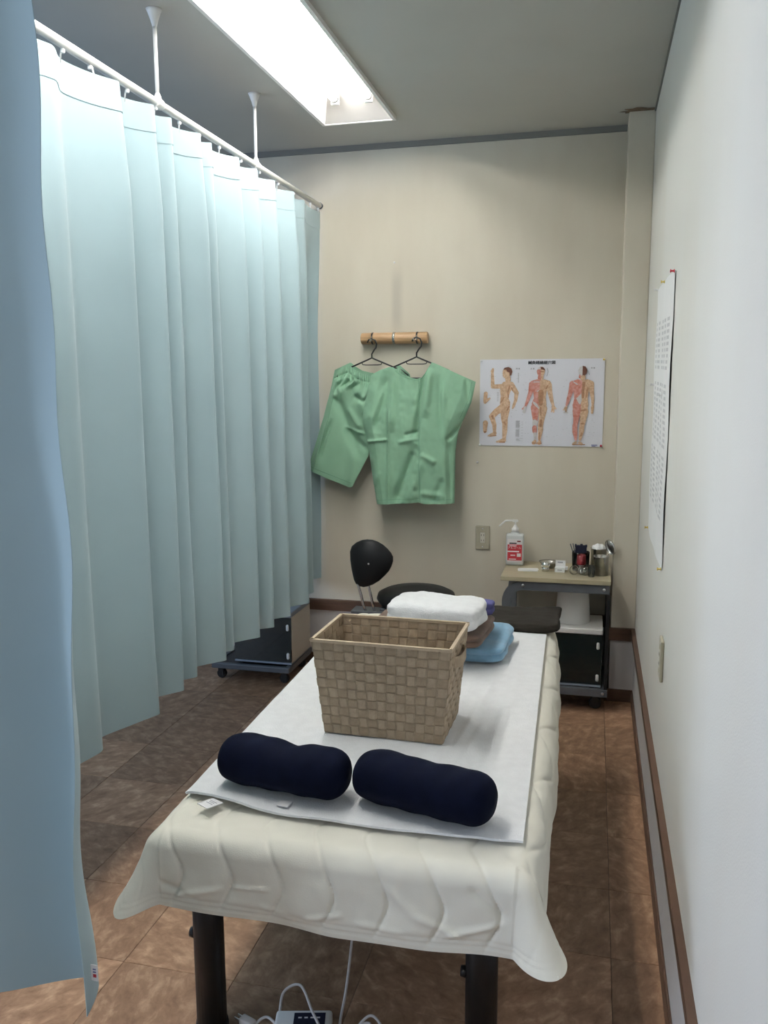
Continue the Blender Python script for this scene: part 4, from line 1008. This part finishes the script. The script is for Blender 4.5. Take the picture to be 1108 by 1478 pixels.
# ------------------------------------------------------------------ stool with backrest
def stool():
    t = thing('stool_chair', 'black low-back swivel stool behind the bed against the back wall', 'chair', (-0.80, 3.74, 0.0))
    # seat
    b = bm_(); zs = 0.445
    lathe(b, [(0, zs), (0.15, zs), (0.175, zs + 0.012), (0.185, zs + 0.03), (0.178, zs + 0.052), (0.15, zs + 0.066), (0.08, zs + 0.070), (0, zs + 0.068)], 40, (0.02, 0.03, 0)); obj('seat', b, M_VINYL, t, True)
    b = bm_(); box(b, -0.13, 0.13, -0.08, 0.10, zs - 0.016, zs - 0.0005, 0.004); box(b, -0.26, 0.0, -0.105, -0.015, zs - 0.026, zs - 0.012, 0.003); obj('seat_bracket', b, M_GUN, t)
    # backrest: rounded shield outline, measured, cushion bulging
    yb = -0.10
    raw = [(95, 200), (115, 145), (170, 100), (230, 74), (290, 65), (345, 70), (400, 90), (455, 125), (500, 170), (535, 215), (555, 260), (555, 310), (540, 360), (515, 410), (480, 450), (420, 508), (350, 550), (300, 568), (250, 578), (205, 568), (165, 545), (142, 505), (125, 440), (110, 370), (98, 290)]
    out = []
    for q in raw:
        x, z = px(490 + q[0] / 7.387, 770 + q[1] / 7.387, 3.74 + yb); out.append(Vector((x + 0.80, 0, z)))
    c = sum(out, Vector()) / len(out)
    rings = []
    b = bm_()
    n = len(out)
    for f, dy in ((0.0, -0.030), (0.35, -0.029), (0.65, -0.024), (0.88, -0.012), (0.98, 0.0), (1.0, 0.008), (0.97, 0.018), (0.85, 0.026), (0.5, 0.032), (0.0, 0.034)):
        ring = []
        if f == 0: ring = [b.verts.new((c.x, yb + dy, c.z))]
        else:
            for q in out: p = c + (q - c) * f; ring.append(b.verts.new((p.x, yb + dy - (p.x - c.x) * 0.55 * 0.0 + 0.9 * (p.x - c.x) ** 2 * 2, p.z)))
        rings.append(ring)
    for a, d in zip(rings, rings[1:]):
        for k in range(n):
            k2 = (k + 1) % n
            if len(a) == 1: b.faces.new((a[0], d[k], d[k2]))
            elif len(d) == 1: b.faces.new((a[k], a[k2], d[0]))
            else: b.faces.new((a[k], a[k2], d[k2], d[k]))
    bk = obj('backrest', b, M_VINYL, t, True)
    b = bm_(); x, z = px(534, 812, 3.74 + yb); lathe(b, [(0, 0.0335), (0.003, 0.033), (0.0045, 0.030), (0.0045, 0.028)], 12, M=Matrix.Translation((x + 0.80, yb, z)) @ Matrix.Rotation(PI / 2, 4, 'X')); obj('rivet', b, M_SCREW, bk)
    for (xa, ya), (xb, yb2) in (((516, 843), (525, 876)), ((530.5, 843), (537, 869))):
        p = px(xa, ya, 3.74 + yb); q = px(xb, yb2, 3.74 + yb + 0.01)
        b = bm_(); tube(b, [(p[0] + 0.80, yb + 0.012, p[1] + 0.03), (p[0] + 0.80, yb + 0.008, p[1]), (q[0] + 0.80, yb + 0.01, q[1]), (q[0] + 0.81, yb + 0.015, 0.425)], 0.0065, 12); obj('back_bar', b, M_CHROME, t)
    b = bm_(); tube(b, [(0.02, 0.03, 0.09), (0.02, 0.03, zs - 0.01)], 0.02, 16); obj('gas_column', b, M_CHROME, t)
    for k in range(5):
        a = 2 * PI * k / 5 + 0.3; dx, dy = math.cos(a), math.sin(a)
        b = bm_(); flatbar(b, [(0.02, 0.03, 0.11), (0.02 + dx * 0.22, 0.03 + dy * 0.22, 0.065)], 0.035, 0.022, (0, 0, 1)); lg = obj('base_leg', b, M_BLACK, t)
        b = bm_(); cx_, cy_ = 0.02 + dx * 0.22, 0.03 + dy * 0.22; tube(b, [(cx_ - 0.012, cy_, 0.0265), (cx_ + 0.012, cy_, 0.0265)], 0.0265, 16); tube(b, [(cx_, cy_, 0.03), (cx_, cy_, 0.07)], 0.008, 8); obj('caster', b, M_BLACK, lg)
stool()

# ------------------------------------------------------------------ instrument cart and glass-door cabinets
def caster(parent, x, y, r=0.027):
    b = bm_(); tube(b, [(x, y - 0.011, r), (x, y - 0.009, r), (x, y + 0.009, r), (x, y + 0.011, r)], [r - 0.003, r, r, r - 0.003], 20); c = obj('caster', b, M_RUBBER, parent)
    b = bm_(); box(b, x - 0.014, x + 0.014, y - 0.016, y - 0.012, r - 0.006, r * 2 + 0.004); box(b, x - 0.014, x + 0.014, y + 0.012, y + 0.016, r - 0.006, r * 2 + 0.004); box(b, x - 0.014, x + 0.014, y - 0.016, y + 0.016, r * 2 + 0.003, r * 2 + 0.007); obj('fork', b, M_BLACK, c)
def arc(cx, cz, r, a0, a1, n=8): return [(cx + r * math.cos(a0 + (a1 - a0) * k / n), cz + r * math.sin(a0 + (a1 - a0) * k / n)) for k in range(n + 1)]
KX0, KX1, KY0, KY1 = -0.386, 0.094, 3.74, 4.075
def cart():
    t = thing('instrument_cart', 'grey steel cart with beige laminate top standing in the corner', 'cart', ((KX0 + KX1) / 2, KY0, 0))
    w = (KX1 - KX0) / 2; d = KY1 - KY0
    b = bm_(); box(b, -w, w, -0.012, d, 0.588, 0.608, 0.0015, 1); obj('cart_top', b, M_LAMIN, t)
    for y, nm in ((0.012, 'front_frame'), (d - 0.03, 'rear_frame')):
        b = bm_(); r = 0.075; zt_ = 0.567
        pts = [(-w + 0.027, 0.10)] + [(-w + 0.027, 0.40)] + [(p[0], p[1]) for p in arc(-w + 0.027 + r, zt_ - r, r, PI, PI / 2)] + [(0, zt_), (w - 0.005, zt_)]
        flatbar(b, [(p[0], y, p[1]) for p in pts], 0.040, 0.03, (0, 1, 0))
        fr = obj(nm, b, M_GUN, t)
        b = bm_(); flatbar(b, [(w - 0.008, y, 0.10), (w - 0.008, y, 0.546)], 0.015, 0.03, (0, 1, 0)); obj('post', b, M_BLACK, t)
        if nm == 'front_frame':
            for x, z in ((-w + 0.10, 0.569), (w - 0.028, 0.566)):
                b = bm_(); lathe(b, [(0, 0.003), (0.006, 0.002), (0.007, 0), (0, 0)], 12, M=Matrix.Translation((x, y - 0.0152, z)) @ Matrix.Rotation(PI / 2, 4, 'X')); obj('screw', b, M_SCREW, fr)
    b = bm_(); z0, z1 = 0.078, 0.110
    box(b, -w + 0.01, w, -0.012, 0.012, z0, z1); box(b, -w + 0.01, w, d - 0.03, d - 0.006, z0, z1); box(b, -w + 0.01, -w + 0.034, 0.012, d - 0.03, z0, z1); box(b, w - 0.024, w, 0.012, d - 0.03, z0, z1); obj('lower_frame', b, M_GUN, t)
    b = bm_(); box(b, -w + 0.034, w - 0.024, 0.012, d - 0.03, z0 + 0.012, z0 + 0.018); obj('lower_shelf', b, M_BLACK, t)
    for x in (-w + 0.05, w - 0.05):
        for y in (0.055, d - 0.06): caster(t, x, y)
    b = bm_(); lathe(b, [(0, 0.003), (0.006, 0.002), (0.007, 0), (0, 0)], 12, M=Matrix.Translation((w - 0.02, -0.0121, 0.094)) @ Matrix.Rotation(PI / 2, 4, 'X')); obj('screw', b, M_SCREW, t)
cart()
def cabinet(name_label, x0, x1, y0, y1, z0, z1, top_mat, side_mat):
    t = thing('glass_door_cabinet', name_label, 'cabinet', ((x0 + x1) / 2, y0, z0))
    w = (x1 - x0) / 2; d = y1 - y0; h = z1 - z0
    b = bm_(); box(b, -w, w, 0.008, d, 0.012, h - 0.026, 0.002, 1); obj('body', b, side_mat, t)
    b = bm_(); box(b, -w - 0.002, w + 0.002, -0.004, d, h - 0.0255, h, 0.005, 3); obj('top_panel', b, top_mat, t)
    b = bm_(); box(b, -w + 0.001, w - 0.001, -0.002, 0.0075, 0.022, h - 0.028, 0.0008, 1); dr = obj('glass_door', b, M_GLASSD, t)
    for z in (0.055, h - 0.075):
        b = bm_(); box(b, w - 0.024, w - 0.010, -0.010, -0.0015, z - 0.016, z + 0.016, 0.0065, 4); obj('hinge', b, M_PLAST, dr, 'auto')
    b = bm_(); box(b, -w, w, -0.004, d, 0.010, 0.0185, 0.001, 1); obj('bottom_plate', b, M_CABG, t)
    for x in (-w + 0.04, w - 0.04):
        for y in (0.02, d - 0.03):
            b = bm_(); cyl(b, (x, y, 0), 0.012, 0.0098, 14); obj('foot', b, M_RUBBER, t)
    # shelf standing behind the glass is too dark to read
cabinet('glass-door cabinet with white top on the lower shelf of the grey cart', -0.235, 0.066, 3.775, 4.02, 0.0965, 0.375, M_WHITE, M_GLASSD)
def dolly():
    t = thing('low_dolly', 'low grey steel dolly on black casters under the aqua curtain', 'dolly', (-1.61, 3.745, 0))
    w, d = 0.205, 0.34; z0, z1 = 0.066, 0.094
    b = bm_(); box(b, -w, w, -0.012, 0.012, z0, z1, 0.004, 2); box(b, -w, w, d - 0.024, d, z0, z1, 0.004, 2); box(b, -w, -w + 0.024, 0.012, d - 0.024, z0, z1); box(b, w - 0.024, w, 0.012, d - 0.024, z0, z1); obj('frame', b, M_GUN, t)
    b = bm_(); box(b, -w + 0.024, w - 0.024, 0.012, d - 0.024, z0 + 0.01, z1 - 0.006); obj('deck', b, M_BLACK, t)
    for x in (-w + 0.03, w - 0.045):
        for y in (0.045, d - 0.05): caster(t, x, y, 0.0235)
dolly()
cabinet('beige-sided glass-door cabinet with grey top standing on the low dolly', -1.705, -1.405, 3.775, 4.06, 0.0885, 0.362, M_CABG, M_CABW)
b = bm_(); t = thing('white_container', 'tall white tapered container standing on the cabinet under the cart top', 'container', (-0.068, 3.90, 0.3755))
lathe(b, [(0, 0), (0.078, 0), (0.080, 0.003), (0.068, 0.165), (0.069, 0.170), (0.066, 0.170), (0.064, 0.160), (0.064, 0.02), (0, 0.02)], 36); obj('body', b, M_PLAST, t)

# ------------------------------------------------------------------ things on the cart top
ZC = 0.6082
def pump_bottle():
    t = thing('pump_bottle', 'frosted pump bottle with a red label on the cart top', 'bottle', (-0.346, 3.985, ZC), math.radians(4))
    w, d = 0.042, 0.026
    b = bm_(); box(b, -w, w, -d, d, 0, 0.150, 0.010, 4); obj('body', b, M_HDPE, t, 'auto')
    b = bm_(); lathe(b, [(0.024, 0.1495), (0.020, 0.156), (0.017, 0.158), (0.017, 0.160)], 20); obj('shoulder', b, M_HDPE, t)
    b = bm_(); lathe(b, [(0, 0.158), (0.0165, 0.158), (0.0165, 0.176), (0.013, 0.178), (0.006, 0.192), (0.005, 0.193), (0, 0.193)], 20); cp_ = obj('pump_collar', b, M_PLAST, t)
    b = bm_(); tube(b, [(0, 0, 0.19), (0, 0, 0.208)], 0.004, 10); box(b, -0.013, 0.013, -0.007, 0.007, 0.206, 0.217, 0.002, 2); tube(b, [(-0.008, 0, 0.213), (-0.045, 0, 0.211), (-0.050, 0, 0.208), (-0.075, 0, 0.184)], 0.0042, 10); obj('pump_nozzle', b, M_PLAST, t)
    b = bm_(); box(b, -0.034, 0.033, -d - 0.0006, -d + 0.0006, 0.020, 0.128); lb = obj('label_panel', b, M_LABELW, t)
    b = bm_(); box(b, -0.034, 0.033, -d - 0.0010, -d - 0.0004, 0.026, 0.102); obj('red_field', b, M_RED, lb)
    yy = -d - 0.0016
    def pr(body, size, x, z, m): text(body, size, m, lb, (x, yy, z))
    pr('アルコール', 0.0125, -0.002, 0.086, M_LABELW)
    b = bm_(); box(b, -0.034, 0.020, yy, yy + 0.0004, 0.066, 0.072); box(b, -0.026, 0.008, yy, yy + 0.0004, 0.094, 0.098); box(b, -0.028, 0.006, yy, yy + 0.0004, 0.030, 0.034); box(b, 0.010, 0.028, yy, yy + 0.0004, 0.044, 0.060); box(b, -0.020, 0.002, yy, yy + 0.0004, 0.048, 0.053); obj('print', b, M_LABELW, lb)
    b = bm_(); box(b, -0.026, 0.008, yy, yy + 0.0004, 0.105, 0.111); obj('print', b, M_INK, lb)
    b = bm_(); box(b, 0.010, 0.027, yy, yy + 0.0004, 0.115, 0.121); obj('print', b, M_REDDK, lb)
pump_bottle()
def paper_slips():
    for k, (x, y, a) in enumerate(((-0.275, 3.872, 6),)):
        t = thing('paper_packet', 'flat white paper packet lying in front of the pump bottle', 'paper packet', (x, y, ZC), math.radians(a))
        b = bm_(); box(b, -0.046, 0.044, -0.022, 0.022, 0.0, 0.004, 0.001, 1); obj('packet', b, M_PAPER, t)
        b = bm_(); box(b, -0.040, 0.048, -0.017, 0.020, 0.0042, 0.007, 0.001, 1, Matrix.Rotation(math.radians(5), 4, 'Z')); obj('flap', b, M_PAPER, t)
paper_slips()
def steel_dish():
    t = thing('steel_dish', 'small steel dish on the cart top behind the chrome ball', 'dish', (-0.185, 3.955, ZC))
    b = bm_(); lathe(b, [(0, 0.002), (0.020, 0.002), (0.024, 0), (0.030, 0.004), (0.040, 0.022), (0.046, 0.028), (0.046, 0.0295), (0.039, 0.024), (0.028, 0.007), (0, 0.005)], 32); obj('bowl', b, M_STEEL, t)
    t = thing('chrome_ball', 'round chrome alcohol pot with a domed lid beside the dish', 'pot', (-0.196, 3.872, ZC))
    b = bm_(); lathe(b, [(0, 0), (0.015, 0), (0.0165, 0.004), (0.018, 0.016), (0.0165, 0.020), (0, 0.020)], 24); obj('pot', b, M_CHROME, t)
    b = bm_(); lathe(b, [(0.0165, 0.0205), (0.021, 0.027), (0.0215, 0.035), (0.017, 0.043), (0.008, 0.047), (0, 0.048)], 24); obj('domed_lid', b, M_CHROME, t)
steel_dish()
def white_box():
    t = thing('small_box', 'small open white cardboard box on the cart top', 'box', (-0.130, 3.875, ZC), math.radians(-4))
    b = bm_(); box(b, -0.022, 0.022, -0.016, 0.016, 0, 0.022, 0.0008, 1); obj('tray', b, M_PAPER, t)
    b = bm_(); box(b, -0.022, 0.022, 0.014, 0.016, 0.022, 0.050, 0, 1, None); f = obj('flap', b, M_PAPER, t)
    b = bm_(); box(b, -0.013, 0.011, 0.0132, 0.0139, 0.038, 0.044); obj('print', b, M_INKG, f)
    b = bm_(); box(b, -0.010, 0.010, -0.0168, -0.0161, 0.009, 0.013); obj('print', b, M_INKG, f)
    b = bm_(); box(b, 0.022, 0.034, -0.006, 0.014, 0.010, 0.026, 0.001, 1); obj('side_flap', b, M_PAPER, t)
white_box()
def tool_cup():
    t = thing('tool_cup', 'glass cup of scissors and probes behind a small red cup', 'cup', (-0.040, 3.925, ZC))
    b = bm_(); lathe(b, [(0, 0), (0.036, 0), (0.038, 0.004), (0.040, 0.088), (0.0385, 0.088), (0.0365, 0.006), (0, 0.005)], 28); obj('glass', b, M_CLEAR, t)
    b = bm_(); box(b, -0.026, 0.026, -0.004, 0.012, 0.010, 0.118, 0.003, 2); box(b, -0.028, -0.020, -0.004, 0.012, 0.108, 0.122, 0.002, 1); box(b, -0.004, 0.008, -0.004, 0.012, 0.112, 0.123, 0.002, 1); box(b, 0.018, 0.028, -0.004, 0.012, 0.108, 0.120, 0.002, 1); obj('navy_holder', b, M_DNAVY, t)
    for x0, x1, z in ((-0.022, -0.048, 0.124), (-0.020, -0.036, 0.126)):
        b = bm_(); tube(b, [(x0 + 0.010, -0.006, 0.008), (x1, -0.006, z)], 0.0022, 8); obj('probe', b, M_GUN, t)
    t = thing('red_cup', 'dark red tapered plastic cup in front of the tool cup', 'cup', (-0.036, 3.868, ZC))
    b = bm_(); lathe(b, [(0, 0.040), (0.020, 0.040), (0.022, 0.044), (0.019, 0.084), (0.017, 0.084), (0.019, 0.046), (0, 0.045)], 24); obj('cup', b, M_REDDK, t)
    b = bm_(); lathe(b, [(0, 0), (0.020, 0), (0.021, 0.004), (0.010, 0.010), (0.008, 0.030), (0.018, 0.0395), (0, 0.0395)], 24); obj('stand', b, M_STEEL, t)
tool_cup()
def glass_jar(label, x, y, rz, tilt=80):
    t = thing('cupping_glass', label, 'glass cup', (x, y, ZC + 0.0212), rz, 'cupping glasses lying on the cart')
    t.rotation_euler = (math.radians(tilt), 0, rz)
    b = bm_(); lathe(b, [(0, 0.022), (0.010, 0.021), (0.018, 0.014), (0.021, 0.0), (0.0195, -0.016), (0.020, -0.022), (0.0185, -0.022), (0.018, -0.016), (0.0192, 0.0), (0.0165, 0.012), (0.009, 0.0185), (0, 0.019)], 28); obj('glass', b, M_CLEAR, t)
    b = bm_(); tube(b, [(math.cos(a) * 0.0193, math.sin(a) * 0.0193, -0.0222) for a in (2 * PI * k / 24 for k in range(24))], 0.0012, 6, True); obj('lip', b, M_STEEL, t)
glass_jar('small glass cupping cup lying with its mouth towards the bed', -0.068, 3.825, math.radians(-8), 82)
glass_jar('small glass cupping cup lying sideways against the steel canister', -0.016, 3.822, math.radians(60), 88)
def canister(label, x, y, r, h, lid):
    t = thing('steel_canister', label, 'canister', (x, y, ZC))
    b = bm_(); lathe(b, [(0, 0), (r, 0), (r, h), (r + 0.002, h + 0.001), (r + 0.002, h + 0.003), (r - 0.0015, h + 0.003), (r - 0.0015, 0.004), (0, 0.004)], 36); obj('body', b, M_STEEL, t)
    return t
c1 = canister('steel canister with its round lid propped up behind, beside the column', 0.050, 3.852, 0.0335, 0.083, True)
b = bm_(); lathe(b, [(0.0345, 0.0), (0.0365, 0.002), (0.0365, 0.008), (0.033, 0.010), (0, 0.011)], 32, M=Matrix.Translation((0.036, 0.040, 0.118)) @ Vector((0.80, 0.50, 0.25)).to_track_quat('Z', 'Y').to_matrix().to_4x4()); obj('lid', b, M_STEEL, c1)
b = bm_(); tube(b, [(0.026, 0.022, 0.084), (0.031, 0.030, 0.086), (0.036, 0.036, 0.090)], 0.002, 8); obj('lid_hinge', b, M_STEEL, c1)
b = bm_(); lathe(b, [(0, 0), (0.012, 0), (0.014, 0.002), (0.0155, 0.052), (0.014, 0.052), (0.0125, 0.004), (0, 0.004)], 20)
t = thing('small_glass', 'small clear glass standing before the steel canister', 'glass', (0.010, 3.800, ZC)); obj('glass', b, M_CLEAR, t)
c2 = canister('steel canister filled with cotton wool behind the tool cups', 0.040, 3.962, 0.036, 0.098, False)
b = bm_(); bmesh.ops.create_icosphere(b, subdivisions=4, radius=1)
for v in b.verts:
    p = v.co; n_ = 1 + 0.22 * mnoise.noise(p * 2.3) + 0.08 * mnoise.noise(p * 6)
    v.co = (p.x * 0.031 * n_, p.y * 0.031 * n_, 0.100 + p.z * 0.020 * n_)
obj('cotton_wool', b, M_COTTON, c2, True)

# ------------------------------------------------------------------ heated-pad controller and cords under the bed
def controller():
    t = thing('heater_controller', 'white corded heater controller with dark display on the floor under the bed', 'controller', (-0.600, 1.630, 0.0005), math.radians(14))
    b = bm_(); box(b, -0.065, 0.065, -0.042, 0.042, 0, 0.034, 0.007, 3); obj('case', b, M_PLAST, t, 'auto')
    b = bm_(); box(b, -0.022, 0.050, -0.026, 0.030, 0.0338, 0.0350, 0.0005, 1); p = obj('display_panel', b, M_DNAVY, t)
    b = bm_()
    for k in range(4): box(b, -0.012 + k * 0.014, -0.004 + k * 0.014, 0.012, 0.016, 0.0352, 0.0355)
    obj('print', b, M_LABELW, p)
    MI = (Matrix.Translation(t.location) @ Matrix.Rotation(t.rotation_euler.z, 4, 'Z')).inverted()
    def cord(pts, label):
        P = [Vector(q) for q in pts]; out = []
        for i in range(len(P) - 1):
            p0 = P[max(i - 1, 0)]; p1 = P[i]; p2 = P[i + 1]; p3 = P[min(i + 2, len(P) - 1)]
            for k in range(8):
                u = k / 8; out.append(0.5 * ((2 * p1) + (p2 - p0) * u + (2 * p0 - 5 * p1 + 4 * p2 - p3) * u * u + (-p0 + 3 * p1 - 3 * p2 + p3) * u ** 3))
        out.append(P[-1]); b = bm_(); tube(b, out, 0.0032, 8)
        o = obj('power_cord', b, M_CORD); o.parent = t; o.matrix_parent_inverse = MI; o['label'] = label
    cord([(-0.668, 1.66, 0.020), (-0.672, 1.70, 0.045), (-0.63, 1.70, 0.070), (-0.585, 1.65, 0.052), (-0.545, 1.60, 0.042), (-0.51, 1.54, 0.008), (-0.50, 1.42, 0.0035)], 'white cord looping over the heater controller')
    cord([(-0.49, 1.52, 0.0035), (-0.508, 1.60, 0.006), (-0.523, 1.665, 0.02), (-0.528, 1.735, 0.055), (-0.530, 1.80, 0.15), (-0.530, 1.86, 0.30), (-0.530, 1.90, 0.438)], 'white cord rising from the floor to the bed beside the controller')
    cord([(-0.50, 1.60, 0.0035), (-0.485, 1.655, 0.016), (-0.455, 1.685, 0.036), (-0.42, 1.665, 0.022), (-0.38, 1.60, 0.004), (-0.34, 1.50, 0.0035)], 'white cord arching just right of the bed controller towards the leg')
    cord([(-0.452, 1.56, 0.0035), (-0.447, 1.62, 0.012), (-0.452, 1.67, 0.026), (-0.48, 1.66, 0.022), (-0.505, 1.615, 0.010), (-0.516, 1.54, 0.0035)], 'short white cord loop lying between the longer cords')
    t2 = thing('power_plug', 'white plug lying on the floor beside the heater controller', 'plug', (-0.735, 1.628, 0.0005), math.radians(-20))
    b = bm_(); box(b, -0.02, 0.02, -0.011, 0.011, 0, 0.02, 0.005, 3); obj('plug_body', b, M_CORD, t2, 'auto')
    b = bm_(); box(b, -0.035, -0.019, -0.007, -0.005, 0.007, 0.013); box(b, -0.035, -0.019, 0.005, 0.007, 0.007, 0.013); obj('prongs', b, M_SCREW, t2)
    cord([(-0.716, 1.622, 0.010), (-0.705, 1.64, 0.016), (-0.69, 1.645, 0.018), (-0.664, 1.630, 0.016)], 'thin white cord joining the plug to the heater controller')
controller()
